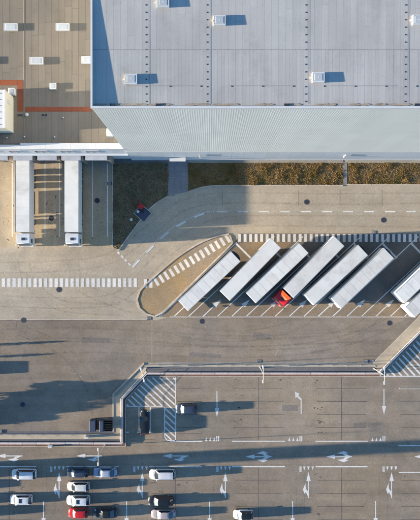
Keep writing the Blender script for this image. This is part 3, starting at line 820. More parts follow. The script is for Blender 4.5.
# roof sheets
x = -11.0
while x < 91:
    x1 = min(x+random.choice((6.6,7.0,7.2)), 127)
    y = 144.6; top = []
    cuts = sorted([random.uniform(4,40), random.uniform(50,85), 108+random.uniform(-.5,.5)])
    ed = [-12]+cuts+[143.6]
    for a, b_ in zip(ed, ed[1:]):
        X1_ = min(dx(x1)-.012, XD1-.02)
        e = random.uniform(0,.012)
        piece('roof_panel', M['roof_brown'], dh, dx(x)+.012, X1_, dy(b_)+.012, dy(a)-.012, ZR-.06, ZR+e, D0)
    x = x1
while x < 140:
    x1 = x+7
    X0_, X1_ = dx(x)+.012, min(dx(x1)-.012, XD1-.02)
    if X1_-X0_ > .1: piece('roof_panel', M['roof_brown'], dh, X0_, X1_, dy(143.6), dy(90), ZR-.06, ZR+random.uniform(0,.012), D0)
    x = x1
piece('roof_sheet', M['roof_brown'], dh, XD0, dx(-11)-.012, dy(143.6), YDN, ZR-.06, ZR, D0)
piece('roof_sheet', M['roof_brown'], dh, dx(-11), XD1-.02, dy(-12)+.01, YDN, ZR-.06, ZR-.002, D0)
# expansion ridge
rd = MB(); X = dx(24.2)
rd.raw([(X-.12,dy(143),ZR),(X,dy(143),ZR+.035),(X+.12,dy(143),ZR),(X-.12,dy(-12),ZR),(X,dy(-12),ZR+.035),(X+.12,dy(-12),ZR)], [(0,1,4,3),(1,2,5,4),(0,2,1),(3,4,5)])
rd.v = [(p[0]-D0.x, p[1]-D0.y, p[2]) for p in rd.v]; rd.build('roof_ridge', M['roof_brown'], dh)
# coping and parapet
Yc0 = YB+.0
for x0, x1, inner in ((-130,20.9,.62),(21,46,.95),(46.1,71,.95),(71.1,96,.95),(96.1,131,.95)):
    piece('coping', M['white_trim'], dh, dx(x0), min(dx(x1), XD1-.02) if x1 < 120 else XD1-.02, YB-.02, YB+inner, ZD-.5, ZD, D0)
# red walkways
for x0, x1, y0, y1 in ((25.2,91.5,107,111.6),(17.6,23.0,80,111.5),(-40,17.5,80,85.4)):
    piece('walkway_mat', M['red_mat'], dh, dx(x0), min(dx(x1), XD1-.03), dy(y1), dy(y0), ZR+.014, ZR+.035, D0)
ZRm = ZR+.013
for x, y, sx, sy in ((11.3,27.6,13.4,7.2),(63,27.6,13.4,7.2),(36.8,61.3,13.4,7.2),(88.6,60.5,13.4,7.2),(-15,61,13.4,7.2),(53.3,86.6,6.4,6.2)):
    skylight(dh, D0, dx(x), dy(y), ZRm, sx*kd, sy*kd, .36)
# roof units and cowls
for x, y, s, h in ((13.4,92.8,6.6,1.0),):
    u = link('vent_unit', None, dh, Vector((dx(x), dy(y), ZRm))-D0)
    MB().cbox(-.5,.5,-.55,.55,.0,h,.05).build('housing', M['white_trim'], u); MB().cyl((0,0,h-.02),(0,0,h+.1),.32,n=14).build('fan_cowl', M['steel'], u)
for x, y in ((27.3,115),(63.5,118),(25,137),(55,137.3),(7.5,138)):
    u = link('roof_cowl', None, dh, Vector((dx(x), dy(y), ZRm))-D0)
    r_ = .32 if x in (27.3,) else .13
    MB().cyl((0,0,0),(0,0,.3),r_*.7,n=10).build('pipe', M['steel'], u); MB().cyl((0,0,.28),(0,0,.4),r_,r_*.5,n=10).build('cap', M['white_trim'], u)
for x, y in ((18.7,115.2),(21.5,115.2),(43,115.1),(46,115.1),(100,115)): 
    piece('drain_outlet', M['panel_dark'], dh, dx(x)-.16, dx(x)+.16, dy(y)-.13, dy(y)+.13, ZRm, ZRm+.06, D0)
piece('service_box', M['white_trim'], dh, dx(107.8), dx(113.5), dy(137.5), dy(130), ZRm, ZRm+1.2, D0, True)
# penthouse
k2 = (H-14.6)/H/S
ph = thing('penthouse', 'cream roof penthouse with a white top at the left edge', 'roof hut', Vector((dx(-6), dy(115), ZRm)))
PB = ph.location.copy()
xE, yN, yS = dx(13.5), dy(97), dy(133); xWp = dx(-34)
piece('wall', M['cream_wall'], ph, xWp, xE, yS, yN, ZRm, 14.4, PB)
for k in range(7):
    xa = xWp-.05+(xE-xWp+.1)*k/7; piece('roof_panel', M['white_trim'], ph, xa+.01, xa+(xE-xWp+.1)/7-.01, yS-.05, yN+.05, 14.4, 14.5, PB)
piece('coping', M['white_trim'], ph, xE-.12, xE+.06, yS-.06, yN+.06, 14.5, 14.62, PB)
for q in range(6): 
    Y = yS+.5+(yN-yS-1)*q/5; piece('bolt', M['panel_dark'], ph, xE-.75, xE-.62, Y-.07, Y+.07, 14.5, 14.52, PB)
piece('wall_plate', M['white_trim'], ph, xE, xE+.05, dy(108), dy(104), 12.2, 13.4, PB)
# unseen block added beyond the left edge to shade the brown roof
pu = thing('roof_shade_block', 'unseen grey block added left of the penthouse to shade the roof', 'shade block', Vector((dx(-30), dy(141), ZRm))); 
MB().cbox(-2,2.2,-1.25,1.3,0,2.15,.06).build('housing', M['steel'], pu); MB().cyl((0,0,2.1),(0,0,2.3),.6,n=16).build('fan_cowl', M['panel_dark'], pu)
# windows on the dock wall
for xc in (-9.5, 16, 41.6, 67.2, 92.4):
    zc = 7.4; kz = (H-zc)/H/S; X = (xc-210)*kz
    wf = link('window', None, dh, Vector((X, YB+.19, zc))-D0)
    f = MB(); f.box(-1.15,1.15,-.05,.0,-.95,-.87); f.box(-1.15,1.15,-.05,0,.87,.95); f.box(-1.15,-1.07,-.05,0,-.87,.87); f.box(1.07,1.15,-.05,0,-.87,.87); f.box(-.03,.03,-.045,0,-.87,.87)
    f.build('frame', M['white_trim'], wf); MB().box(-1.07,1.07,-.02,-.005,-.87,.87).build('pane', M['glass_blue'], wf)
# dock shelters
for k, xc in enumerate((-50.8,-26.2,-1.6, 23.2, 47.4, 71.3, 96.4)):
    X = PX(xc,160,4.4).x; wS = 1.68 if k < 6 else 1.9
    ds = link('dock_shelter', None, dh, Vector((X, YB+.2, 0))-D0)
    MB().box(-wS,wS,-1.0,-.005,4.15,4.7).build('hood', M['shelter_top'], ds)
    for sg in (-1,1):
        MB().box(min(sg*wS,sg*(wS-.28)),max(sg*wS,sg*(wS-.28)),-.95,-.005,.9,4.149).build('side_flap', M['shelter'], ds)
        MB().box(sg*.9-.15,sg*.9+.15,-.3,-.005,.75,1.25).build('bumper', M['rubber'], ds)
    MB().box(-wS+.3,wS-.3,-.03,-.004,1.25,4.1).build('roller_door', M['door'], ds)
    MB().box(-wS+.3,wS-.3,-.35,-.004,1.05,1.24).build('dock_leveller', M['steel'], ds)
for xc in (11.0, 35.6, 59.6, 83.6, 110.5):
    X = PX(xc,158,2.5).x; piece('dock_pier', M['pier'], dh, X-.28, X+.28, YB-.75, YB+.19, .02, 4.3, D0)
# white eaves ledge below the windows
piece('ledge', M['dockwall'], dh, XD0, XD1, YB-.12, YB+.19, 5.05, 5.25, D0)

# ------------------------------------------------------------------ vehicles
def wheel_mesh(r, wd):
    t = MB().cyl((0,-wd/2,0),(0,wd/2,0),r,n=18).mesh('tyre', M['rubber']); 
    rm = MB().cyl((0,-wd/2-.012,0),(0,wd/2+.012,0),r*.6,n=14).mesh('rim', M['rim']); return t, rm
WT = wheel_mesh(.5,.34); WC = wheel_mesh(.31,.2)
def wheel(parent, x, y, W, r):
    e = link('wheel', None, parent, (x, y, r)); link('tyre', W[0], e); link('rim', W[1], e); return e

def car_body(L, Wd, hood, belt, trunk, fr, rr):
    """lofted lower body; x forward"""
    st = [(-.5,.62,.5,.56),(-.485,.80,.62,.72),(-.455,.91,.8,.9),(-.40,.97,.93,.98),(-.30,1,1,1.0),(-.1,1,1,1),(.1,1,1,1),(.24,1,1,1),(.32,.985,.98,.99),(.38,.95,.94,.97),(.43,.87,.88,.92),(.465,.74,.79,.84),(.487,.57,.68,.72),(.5,.36,.55,.58)]
    mb = MB(); rows = []
    for xs, wf, sf, cf in st:
        base = trunk if xs < -.25 else (belt if xs < .14 else (hood+(belt-hood)*max(0,(.26-xs)/.12) if xs < .26 else hood))
        hw = Wd/2*wf; zs = max(.5, base*sf-.07); zc = max(.55, base*cf+.01)
        ring = [(-hw*.94,.22),(-hw,.42),(-hw,.60*zs/.8),(-hw*.97,zs-.03),(-hw*.88,zs+.015),(-hw*.45,zc),(0,zc+.015),(hw*.45,zc),(hw*.88,zs+.015),(hw*.97,zs-.03),(hw,.60*zs/.8),(hw,.42),(hw*.94,.22)]
        rows.append([(xs*L, y, z) for y, z in ring])
    n = len(rows[0]); vs_ = [p for r_ in rows for p in r_]; fs = []
    for i in range(len(rows)-1):
        for j in range(n-1): fs.append((i*n+j, i*n+j+1, (i+1)*n+j+1, (i+1)*n+j))
    fs.append(tuple(range(n))[::-1]); fs.append(tuple(range((len(rows)-1)*n, len(rows)*n)))
    fs = [tuple(reversed(f)) for f in fs]
    return mb.raw(vs_, fs)
def make_car(label, loc, rz, L, Wd, Ht, paint, kind='hatch', roofmat=None, ws='glass', rw='glass', group='cars parked in the car park', hoodmat=None):
    t = thing('parked_car', label, 'car', loc, rz, group)
    suv = kind == 'suv'; sedan = kind == 'sedan'
    belt = Ht*.62; hood = belt*(.93 if suv else .88); trunk = belt*(1.0 if not sedan else .97)
    car_body(L, Wd, hood, belt, trunk, 0, 0).build('body', paint, t, True)
    # greenhouse
    f1, f2 = L*(.235 if not suv else .25), L*(.085 if not suv else .12)
    r1, r2 = (-L*.37, -L*.22) if sedan else (-L*.455, -L*(.37 if not suv else .41))
    hb, ht = Wd/2*.9, Wd/2*.70
    zb = belt-.02; zt = Ht
    def ringpt(x0, w0, z0, bow): return [(x0+bow*(1-(q/3)**2), w0*q/3, z0) for q in range(-3, 4)]
    FB, FT = ringpt(f1, hb*.93, zb-.02, .13), ringpt(f2, ht*.93, zt-.05, .09)
    RB, RT = ringpt(r1, hb*.9, zb, -.1), ringpt(r2, ht*.93, zt-.06, -.06)
    w_ = MB(); 
    for a in range(6): w_.quad(FB[a], FB[a+1], FT[a+1], FT[a])
    w_.build('windshield', M[ws], t, True)
    w_ = MB()
    for a in range(6): w_.quad(RB[a+1], RB[a], RT[a], RT[a+1])
    w_.build('rear_window', M[rw], t, True)
    for sg in (-1, 1):
        s_ = MB(); ks_ = [0, .33, .66, 1]
        for u, v in zip(ks_, ks_[1:]):
            def at(u_, top):
                if top: return (f2+(r2-f2)*u_, sg*(ht+.03*math.sin(math.pi*u_)), zt-.06)
                return (f1+(r1-f1)*u_, sg*(hb+.02*math.sin(math.pi*u_)), zb-.02)
            s_.quad(at(u,0), at(v,0), at(v,1), at(u,1))
        s_.build('side_window', M['glass'], t)
        # pillars
        p_ = MB()
        for (xb, xt) in ((f1,f2),(.2*f1+.8*(f1+r1)/2,(f2+r2)/2),(r1,r2)):
            p_.cyl((xb, sg*hb*.955, zb),(xt, sg*ht*.97, zt-.05),.045,.04,n=6)
        p_.build('pillar', paint, t)
        MB().cbox(f1-.30,f1-.12,sg*(Wd/2+.03)-.09,sg*(Wd/2+.03)+.09,belt-.02,belt+.12,.03).build('mirror', paint, t)
        MB().cbox(L*.425,L*.468,sg*Wd*.31-.13,sg*Wd*.31+.13,hood*.72,hood*.86,.02).build('headlight', M['head'], t)
        MB().cbox(-L*.492,-L*.46,sg*Wd*.36-.12,sg*Wd*.36+.12,belt*.75,belt*.95,.02).build('taillight', M['tail'], t)
    # roof: crowned slab
    rf = MB(); nx, ny = 8, 6; vs_ = []
    for i in range(nx+1):
        u = i/nx; 
        for j in range(ny+1):
            v = j/ny*2-1
            bow = .09*(1-v*v)
            x_ = (f2+bow)+((r2-bow*.7)-(f2+bow))*u
            z_ = zt-.055+.055*(1-v*v*.9)*(1-(2*u-1)**4*.75)
            vs_.append((x_, v*(ht+.03*math.sin(math.pi*u)), z_))
    fs = [(i*(ny+1)+j, (i+1)*(ny+1)+j, (i+1)*(ny+1)+j+1, i*(ny+1)+j+1) for i in range(nx) for j in range(ny)]
    rf.raw(vs_, fs).build('roof', roofmat or paint, t, True)
    if suv:
        for sg in (-1,1): MB().cyl((f2-.1,sg*ht*.93,zt+.0),(r2+.15,sg*ht*.93,zt+.0),.025,n=6).build('roof_rail', M['steel'], t)
    MB().quad((f1+.02,-hb*.86,belt+.012),(f1+.10,-hb*.8,belt*.985),(f1+.22,0,belt*.995),(f1+.13,0,belt+.03)).quad((f1+.10,hb*.8,belt*.985),(f1+.02,hb*.86,belt+.012),(f1+.13,0,belt+.03),(f1+.22,0,belt*.995)).build('cowl', M['chassis'], t)
    if kind == 'hatch' and len(label) % 3 == 0: MB().cbox(f2-.75,f2-.2,-.38,.38,Ht-.03,Ht+.012,.01).build('sunroof', M['glass'], t)
    if hoodmat:
        hm = MB(); vs_ = []
        for i in range(7):
            u = i/6; x_ = L*.25+L*.22*u; hwid = Wd/2*(.84-.18*u**3)
            for j in range(7):
                v = j/6*2-1; vs_.append((x_, v*hwid, hood*(1-.13*u**3)-.02*v*v+.03))
        hm.raw(vs_, [(i*7+j, (i+1)*7+j, (i+1)*7+j+1, i*7+j+1) for i in range(6) for j in range(6)]).build('bonnet', hoodmat, t, True)
    for sx in (.31, -.3):
        for sg in (-1, 1): wheel(t, L*sx, sg*(Wd/2-.09), WC, .31)
    return t
CP = {'white':carpaint('car_white', (.5,.51,.51)), 'cream':carpaint('car_cream', (.52,.5,.45)), 'navy':carpaint('car_navy', (.03,.042,.062)),
      'blue':carpaint('car_silver_blue', (.25,.28,.35)), 'red':carpaint('car_red', (.42,.012,.012)), 'black':carpaint('car_black', (.01,.012,.013)),
      'silver':carpaint('car_silver_white', (.48,.485,.485)), 'mauve':carpaint('car_mauve', (.3,.25,.25)), 'steelblue':carpaint('car_steel_blue', (.03,.043,.068))}
PI = math.pi
def car_px(x0, x1, y0, y1, rz, **kw):
    c = PX((x0+x1)/2, (y0+y1)/2, .8); c.z = .014
    L = abs(x1-x0)/S*.985; Wd = abs(y1-y0)/S*.93
    if abs(math.sin(rz)) > .5: L, Wd = abs(y1-y0)/S*.985, abs(x1-x0)/S*.93
    return make_car(loc=c, rz=rz, L=L, Wd=min(Wd,1.88), **kw)
car_px(11.3,36,468.8,480,PI, label='white estate car at the far left of the upper row', Ht=1.62, paint=CP['white'], kind='suv', rw='glass')
car_px(9.3,32,494.5,505,PI, label='white hatchback in the lower left, alone below the estate', Ht=1.48, paint=CP['white'], ws='glass_pale')
car_px(66.3,88.2,467.8,477.8,PI, label='dark navy car with pale windscreen beside the silver blue saloon', Ht=1.55, paint=CP['navy'], ws='glass_pale')
car_px(93.2,117,467.6,477.8,PI, label='silver blue saloon with dark rear window', Ht=1.46, paint=CP['blue'], kind='sedan', ws='glass_pale')
car_px(66.8,89.4,482,491.5,PI, label='cream white hatchback directly below the navy car', Ht=1.5, paint=CP['cream'])
car_px(66.2,89.8,495.2,506,PI, label='white hatchback directly above the red car', Ht=1.52, paint=CP['white'], ws='glass_pale')
car_px(68,88,508.4,518.2,PI, label='small bright red hatchback', Ht=1.5, paint=CP['red'], ws='glass_pale')
car_px(93.8,117,508.4,518.6,PI, label='black green car to the right of the red hatchback', Ht=1.46, paint=CP['black'], kind='sedan')
car_px(149,175.4,469,480,PI, label='white people carrier with dark side stripe in the middle row', Ht=1.72, paint=CP['silver'], kind='suv')
car_px(147.8,173.6,496.3,506.4,PI, label='black saloon above the mauve car', Ht=1.46, paint=CP['black'], kind='hatch', ws='glass_pale')
car_px(150.8,175.6,509.8,519.3,PI, label='mauve grey saloon cut by the lower picture edge', Ht=1.45, paint=CP['mauve'], kind='sedan', ws='glass_pale')
car_px(233.2,253.4,510,519.8,PI, label='white car with black roof alone at the lower edge', Ht=1.52, paint=CP['white'], roofmat=CP['black'], ws='glass_pale')
car_px(175.6,196.8,404,414.2,PI, label='steel blue hatchback parked right of the hatched corner', Ht=1.5, paint=CP['steelblue'], ws='glass_pale')
car_px(139.6,149.4,410,435,PI/2, label='black car parked nose up inside the hatched corner', Ht=1.48, paint=CP['black'])
for y, lab, c_ in ((474.5,'grey van beyond the left edge of the upper row','silver'),(487.3,'dark hatchback beyond the left edge, second stall','navy'),
                   (500.5,'blue car beyond the left edge, third stall','blue'),(513.5,'red car beyond the left edge, fourth stall','red')):
    sh = 0 if y != 487.3 else 24
    car_px(-38-sh,-14-sh,y-5.2,y+5.2,PI, label=lab, Ht=1.75 if c_ == 'silver' else 1.5, paint=CP[c_], group='cars beyond the left edge of the car park')

# ---- trailers; local x forward, origin on the ground under the rear centre
def trailer_parts(t, L, seams, roof, curved, ztop=4.0, Wd=2.5):
    hw = Wd/2; z0 = 1.12
    MB().cbox(0, L, -hw, hw, z0, ztop-.03, .035).build('trailer_box', M['trailer_side'], t)
    if seams:
        n = 9; d = (L-.1)/n
        for k in range(n):
            link('roof_panel', unit_box(roof), t, (.05+d*(k+.5), 0, ztop-.029), 0, (d-.03, Wd-.1, .03+random.uniform(-.003,.003)))
    else:
        MB().cbox(.05, L-.05, -hw+.05, hw-.05, ztop-.029, ztop+.01, .012).build('roof_sheet', roof, t)
    for sg in (-1, 1):
        MB().box(.0, L, sg*(hw+.003)-.02, sg*(hw+.003)+.02, ztop-.1, ztop+.015).build('side_rail', M['steel'], t)
        MB().box(-.03,-.002, min(sg*.02,sg*(hw-.06)), max(sg*.02,sg*(hw-.06)), z0+.1, ztop-.12).build('rear_door', M['trailer_side'], t)
        MB().box(5.6, 9.7, sg*(hw-.09)-.04, sg*(hw-.09)+.04, .38, z0-.01).build('side_skirt', M['chassis'], t)
        MB().box(L-3.0, L-2.8, sg*.9-.09, sg*.9+.09, .02, z0-.01).build('landing_leg', M['steel'], t)
        MB().cbox(-.05,.02, sg*.95-.16, sg*.95+.16, .85, 1.02,.01).build('taillight', M['tail'], t)
    MB().box(.1, L-.4, -.45, -.3, z0-.28, z0-.005).box(.1, L-.4, .3, .45, z0-.28, z0-.005).build('chassis_rail', M['chassis'], t)
    MB().box(-.02, .1, -1.15, 1.15, .5, .66).build('rear_bumper', M['chassis'], t)
    for ax in (2.05, 3.3, 4.55):
        for sg in (-1, 1): wheel(t, ax, sg*(hw-.2), WT, .5)
    if curved:
        pts = [(L, -hw+.12)]
        for k in range(9):
            a = -PI/2+PI*k/8; pts.append((L+.55*math.cos(a), (hw-.12)*math.sin(a)))
        pts.append((L, hw-.12)); mb_ = MB().prism(pts, z0-.1, 2.75); mb_.build('front_fairing', M['chassis'], t)
def tractor_parts(t, x0, paint, defl, hatch=True, zt=3.55):
    hw = 1.2; L = 2.25
    cab = link('cab', None, t, (x0, 0, 0))
    mb = MB(); sec = [(0,.97,zt),(.4,1.0,zt),(1.5,1.0,zt-.05),(1.95,.97,zt-.25),(2.15,.94,2.2),(2.25,.90,1.2)]
    bm = bmesh.new()
    prof = [(0,.55),(0,zt-.05),(.15,zt),(1.55,zt),(1.85,zt-.12),(2.12,2.35),(2.22,1.6),(2.25,.7),(2.18,.45),(.1,.45)]
    vsL = [bm.verts.new((p[0], -hw, p[1])) for p in prof]; vsR = [bm.verts.new((p[0], hw, p[1])) for p in prof]
    bm.faces.new(vsL); bm.faces.new(vsR[::-1])
    for i in range(len(prof)):
        j = (i+1) % len(prof); bm.faces.new((vsL[j], vsL[i], vsR[i], vsR[j]))
    bmesh.ops.recalc_face_normals(bm, faces=bm.faces[:])
    bmesh.ops.bevel(bm, geom=bm.edges[:], offset=.12, segments=3, affect='EDGES')
    mb.bm(bm); mb.build('shell', paint, cab, True)
    MB().raw([(1.915,-.98,zt-.22),(2.15,-1.05,2.34),(2.15,1.05,2.34),(1.915,.98,zt-.22)], [(0,1,2,3)]).build('windshield', M['glass'], cab)
    for sg in (-1,1):
        y_ = sg*(hw+.012); q = [(.95,y_,2.0),(1.85,y_,2.0),(1.6,y_,2.95),(.95,y_,2.95)]
        MB().raw(q, [(0,1,2,3) if sg < 0 else (3,2,1,0)]).build('side_window', M['glass'], cab)
        MB().cbox(1.95,2.15,sg*(hw+.28)-.13,sg*(hw+.28)+.13,1.9,2.7,.04).build('mirror', M['chassis'] if paint is not M['cab_white'] else paint, cab)
        MB().cyl((1.95,sg*hw*.98,2.7),(2.05,sg*(hw+.3),2.72),.025,n=6).build('mirror_arm', M['chassis'], cab)
        MB().cbox(2.2,2.29,sg*.85-.2,sg*.85+.2,.75,.95,.02).build('headlight', M['head'], cab)
        MB().cbox(-.75,.0,sg*1.0-.2,sg*1.0+.2,.45,1.0,.05).build('fuel_tank', M['steel'], cab)
    if hatch: MB().cbox(.75,1.25,-.33,.33,zt-.01,zt+.06,.02).build('roof_hatch', M['panel_dark'], cab)
    MB().cbox(2.1,2.32,-1.17,1.17,.3,.7,.06).build('bumper', paint, cab)
    # wind deflector: wedge on the roof
    if defl:
        mb = MB(); mb.raw([(.02,-1.05,zt+.0),(.02,1.05,zt+.0),(.02,-1.05,zt+.42),(.02,1.05,zt+.42),(.62,-.8,zt+.35),(.62,.8,zt+.35),(.98,-.55,zt+.02),(.98,.55,zt+.02)],
                      [(0,2,4,6),(1,7,5,3),(2,3,5,4),(4,5,7,6),(0,1,3,2)]); mb.build('wind_deflector', defl, cab)
    MB().box(x0-3.3, x0+.3, -.42, -.28, .7, .98).box(x0-3.3, x0+.3, .28, .42, .7, .98).build('tractor_rail', M['chassis'], t)
    MB().cbox(x0-.55,x0-.12,-.95,.95,.98,2.2,.05).build('air_tank_rack', M['chassis'], t)
    for ax in (1.35, -2.1):
        for sg in (-1, 1): wheel(t, x0+ax, sg*1.0, WT, .5)
TR = {}
for xc, lab, sm in ((22.4,'white articulated lorry with seamed roof docked at far left',True),(71.5,'white articulated lorry with smooth roof docked second from left',False)):
    X = PX(xc, 200, 4).x
    t = thing('docked_lorry', lab, 'lorry', (X, YB-.25, .013), -PI/2, 'lorries backed onto the docks')
    trailer_parts(t, 13.05, sm, M['trailer'], False); tractor_parts(t, 13.25, M['cab_white'], None)
def diag(ne, sw, lab, seams, roof, curved, fwd_ne=True, red=False):
    A = PX(*ne, 4.0); B = PX(*sw, 4.0); A.z = B.z = .02
    if fwd_ne: rear, front = B, A
    else: rear, front = A, B
    d = front-rear; L = d.length
    t = thing('semi_trailer' if not red else 'lorry', lab, 'trailer' if not red else 'lorry', rear, math.atan2(d.y, d.x), 'white trailers parked diagonally')
    trailer_parts(t, L, seams, roof, curved)
    if red: tractor_parts(t, L+.35, M['cab_red'], M['cab_orange'], hatch=True, zt=3.3)
    return t
diag((235.7,256.2),(183.2,305.8),'white seamed roof trailer nearest the teardrop island',True,M['trailer'],True)
diag((276,243),(224.8,295.7),'smooth white trailer, second from the island',False,M['trailer'],False)
diag((303.7,247.8),(251.0,298),'seamed white trailer between the second trailer and red cab lorry',True,M['trailer'],False)
diag((339.3,241),(288.5,293),'white lorry with a bright red and orange cab',False,M['trailer_b'],False,False,True)
diag((363.2,250),(309.1,300),'smooth white trailer just right of the red cab lorry',False,M['trailer'],True)
diag((389,253),(336.2,303.5),'seamed white trailer with small dark hatch beside the empty bay',True,M['trailer_b'],True)
diag((452.5,248),(399.9,298),'white trailer right of the empty bay, cut by picture edge',True,M['trailer'],False)
diag((462.5,262.5),(410,312.4),'rightmost trailer, its pale side lit by the sun',True,M['trailer_b'],False)

# ---- dark flatbed with timber
c = PX(101, 425.4, 1.5); c.z = .013
t = thing('flatbed_truck', 'dark flatbed truck with timber slats beside the corner railing', 'truck', c, PI)
fb = t
L2 = 2.05
MB().cbox(.85,2.05,-1.0,1.0,.5,2.1,.12).build('cab', M['navy'], fb)
MB().raw([(2.052,-.85,1.3),(2.052,.85,1.3),(1.99,.8,1.95),(1.99,-.8,1.95)], [(0,1,2,3)]).build('windshield', M['glass'], fb)
MB().box(-2.0,.84,-1.0,1.0,.75,.85).build('bed', M['chassis'], fb)
for q in range(6): piece('slat', M['wood'], fb, .2, .82, -.95+.33*q, -.72+.33*q, .86, .95+.05*(q % 2))
MB().cbox(-.55,.15,-1.02,1.02,.86,2.3,.08).build('tarp_load', M['navy'], fb)
for q in range(5): piece('slat', M['wood'], fb, -1.95, -.6, -.92+.4*q, -.8+.4*q, .86, 1.35)
for sg in (-1,1): MB().box(-2.0,-.56,sg*.98-.03,sg*.98+.03,.86,1.7).build('side_board', M['panel_dark'], fb)
MB().box(-2.03,-1.97,-1,1,.86,1.7).build('tailboard', M['panel_dark'], fb)
for sx in (1.4,-1.35):
    for sg in (-1,1): wheel(fb, sx, sg*.85, WC, .31)

# ------------------------------------------------------------------ hatch pad in the verge
pc = PX(142.8, 213.3); 
t = thing('hatch_pad', 'dark blue square hatch pad with a pale rim in the shaded verge', 'hatch', pc, R(-41))
PADL, PADW = 2.35, 2.05
MB().box(-PADL/2,PADL/2,-PADW/2,PADW/2,.0,.16).build('plate', M['plate'], t)
for q in ((-PADL/2-.1,-PADL/2,-PADW/2-.1,PADW/2+.1),(PADL/2,PADL/2+.1,-PADW/2-.1,PADW/2+.1),(-PADL/2,PADL/2,PADW/2,PADW/2+.1),(-PADL/2,PADL/2,-PADW/2-.1,-PADW/2)):
    MB().box(*q,.0,.2).build('rim', M['kerb'], t)
MB().cyl((-.35,.2,.16),(-.35,.2,.19),.42,n=18).build('lid', M['iron'], t)
hp = PX(141.2, 206.8); hp.z = .0
t = thing('red_cabinet', 'small red pump cabinet at the corner of the hatch pad', 'cabinet', hp, R(-41))
MB().cbox(-.42,.42,-.36,.36,.0,.85,.05).build('housing', M['hyd_red'], t); MB().cbox(-.46,.46,-.4,.4,.85,.93,.03).build('lid', M['hyd_red'], t)
for x, y, lab in ((138.3,211.8,'small white pipe cap standing on the hatch pad'),(131.4,219.6,'white vent cap in the grass left of the hatch pad')):
    p = PX(x, y); p.z = .16 if x > 135 else .0
    t = thing('vent_cap', lab, 'vent', p, 0, 'white vent caps'); MB().cyl((0,0,0),(0,0,.35),.14,n=10).build('pipe', M['white_trim'], t); MB().cyl((0,0,.33),(0,0,.45),.27,.18,n=12).build('cap', M['white_trim'], t)

# ------------------------------------------------------------------ street lamps with two heads
ZL = 6.6
def lamp(mid, ang, half, lab, base=None):
    top = PX(*mid, ZL); b_ = Vector((top.x, top.y, .02))
    t = thing('street_lamp', lab, 'street lamp', b_, R(ang), 'double headed street lamps')
    MB().cyl((0,0,0),(0,0,.35),.13,n=10).build('foot', M['steel'], t)
    MB().cyl((0,0,.3),(0,0,ZL),.06,.04,n=10).build('pole', M['steel'], t)
    MB().cyl((-half,0,ZL),(half,0,ZL),.035,n=8).build('arm', M['lamp'], t)
    for sg in (-1,1): 
        h = MB().cbox(sg*half-.3,sg*half+.3,-.13,.13,ZL-.05,ZL+.06,.04).build('lamp_head', M['lamp'], t)
hl = 1.25
lamp((98.3,456.7),90,hl,'double headed street lamp beside the silver blue saloon')
lamp((263.3,374.2),90,hl,'double headed street lamp on the long low wall')
lamp((384.5,375.6),90,hl,'double headed street lamp at the tip of the hatched triangle')
lamp((142.6,374.8),105,hl*.8,'double headed street lamp over the angled wall corner')
for x, y, lab in ((51.3,445.2,'small white service post on the red strip'),(87.8,436.3,'small white box post on the left pavement')):
    p = PX(x, y); t = thing('service_post', lab, 'post', p, 0, 'small white service posts')
    MB().cbox(-.3,.3,-.2,.2,0,.9,.04).build('cabinet', M['white_trim'], t); MB().cbox(-.34,.34,-.24,.24,.9,.98,.02).build('lid', M['lamp'], t)

# ------------------------------------------------------------------ things just outside the left edge whose shadows cross the yard
leafm = grass_mat('tree_leaves', [(.03,.05,.018),(.05,.075,.025),(.07,.09,.03),(.04,.06,.02)])
def crown_mesh(h, r, n, cone):
    mb = MB(); rnd = random.Random(int(h*100+r*10))
    lobes = [(rnd.uniform(-.5,.5)*r, rnd.uniform(-.6,.6)*r, h*rnd.uniform(.35,.85), rnd.uniform(.35,.65)*r) for _ in range(9)]
    for _ in range(n):
        if cone:
            z = h*(.08+.92*rnd.random()**1.4); rr = r*(1-(z/h))**.8*math.sqrt(rnd.random()); a = rnd.uniform(0,6.28); p = Vector((rr*math.cos(a), rr*math.sin(a), z))
        else:
            lx, ly, lz, lr = rnd.choice(lobes); d = Vector((rnd.gauss(0,1), rnd.gauss(0,1), rnd.gauss(0,1))).normalized()*lr*rnd.uniform(.5,1); p = Vector((lx, ly, min(lz, h-lr*.6)))+d
            if p.z < .4 or p.z > h: continue
        u = Vector((rnd.gauss(0,1), rnd.gauss(0,1), rnd.gauss(0,1))).normalized(); v = u.orthogonal().normalized(); s = rnd.uniform(.1,.24)
        mb.quad(p-u*s, p+v*s*.6, p+u*s, p-v*s*.6)
    return mb.mesh('crown', leafm)
TREES = [(-34,392,4.9,1.9,False),(-52,400,4.7,1.8,False),(-30,407,3.7,1.5,False),(-46,411,3.2,1.4,False),(-28,416.5,2.3,1.2,False),(-70,396,5.6,1.8,False),(-24,400,3.2,1.6,False)]
words = ['broad','tall','rounded','low','bushy','tallest','small']
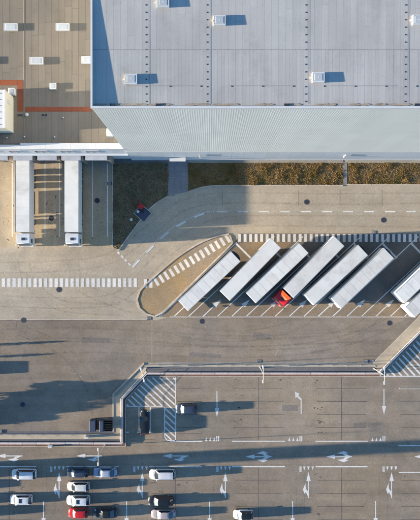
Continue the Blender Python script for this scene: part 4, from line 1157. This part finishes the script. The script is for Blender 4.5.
for (x, y, h, r, cone), wd in zip(TREES, words):
    p = PX(x, y+3); t = thing('leafy_tree', wd+' leafy tree just beyond the left edge of the yard', 'tree', p, 0, 'trees beyond the left edge')
    mb = MB().cyl((0,0,0),(0,0,h*.45),.16,.1,n=8)
    for q in range(5):
        a = q*1.3; mb.cyl((0,0,h*(.25+.05*q)),(math.cos(a)*r*.6,math.sin(a)*r*.6,h*(.5+.06*q)),.06,.02,n=5)
    mb.build('trunk', M['bark'], t); link('crown', crown_mesh(h, r, 2600, cone), t)
for x, y, h, w_, lab in ((-14,345.3,2.0,.28,'unseen slim leafy shape added for a thin yard shadow, upper one'),(-16,357.5,1.7,.24,'unseen slim leafy shape added for a thin yard shadow, lower one')):  # unseen leafy columns added to cast two thin shadows
    t = thing('thin_shade_caster', lab, 'tree', PX(x, y), 0, 'unseen slim shapes added for thin shadows'); MB().cyl((0,0,0),(0,0,h*.5),.05,.03,n=6).build('trunk', M['bark'], t)
    mb = MB(); rnd = random.Random(int(y))
    for _ in range(700):
        z = h*(.05+.95*rnd.random()); rr = w_*min(1,(1-z/h)*2.5+.25)*rnd.random(); a = rnd.uniform(0,6.28); p = Vector((rr*math.cos(a), rr*math.sin(a), z)); s = rnd.uniform(.05,.1)
        u = Vector((rnd.gauss(0,1), rnd.gauss(0,1), rnd.gauss(0,1))).normalized(); v = u.orthogonal().normalized(); mb.quad(p-u*s, p+v*s*.6, p+u*s, p-v*s*.6)
    mb.build('crown', leafm, t)
p = PX(-24, 369); t = thing('box_shade_caster', 'unseen grey box added beyond the left edge for its shadow', 'shade caster', p)  # unseen box added outside the frame for a blocky shadow
MB().cbox(-2.5,1.5,-1.05,1.05,.1,1.1,.04).build('body', M['steel'], t)
for q in range(8): piece('rib', M['steel'], t, -2.3+.5*q, -2.2+.5*q, -1.09, -1.051, .2, 1.0)
p = PX(-62, 471); t = thing('tall_shade_caster', 'unseen tall concrete slab added to shade the car park lane', 'pylon', p)  # unseen slab invented to throw the long stripe of shade across the lane
MB().cbox(-.5,.5,-1.15,1.15,.5,15.0,.05).build('shaft', M['concrete'], t); MB().cbox(-.9,.9,-1.6,1.6,.0,.5,.08).build('foot', M['concrete'], t)
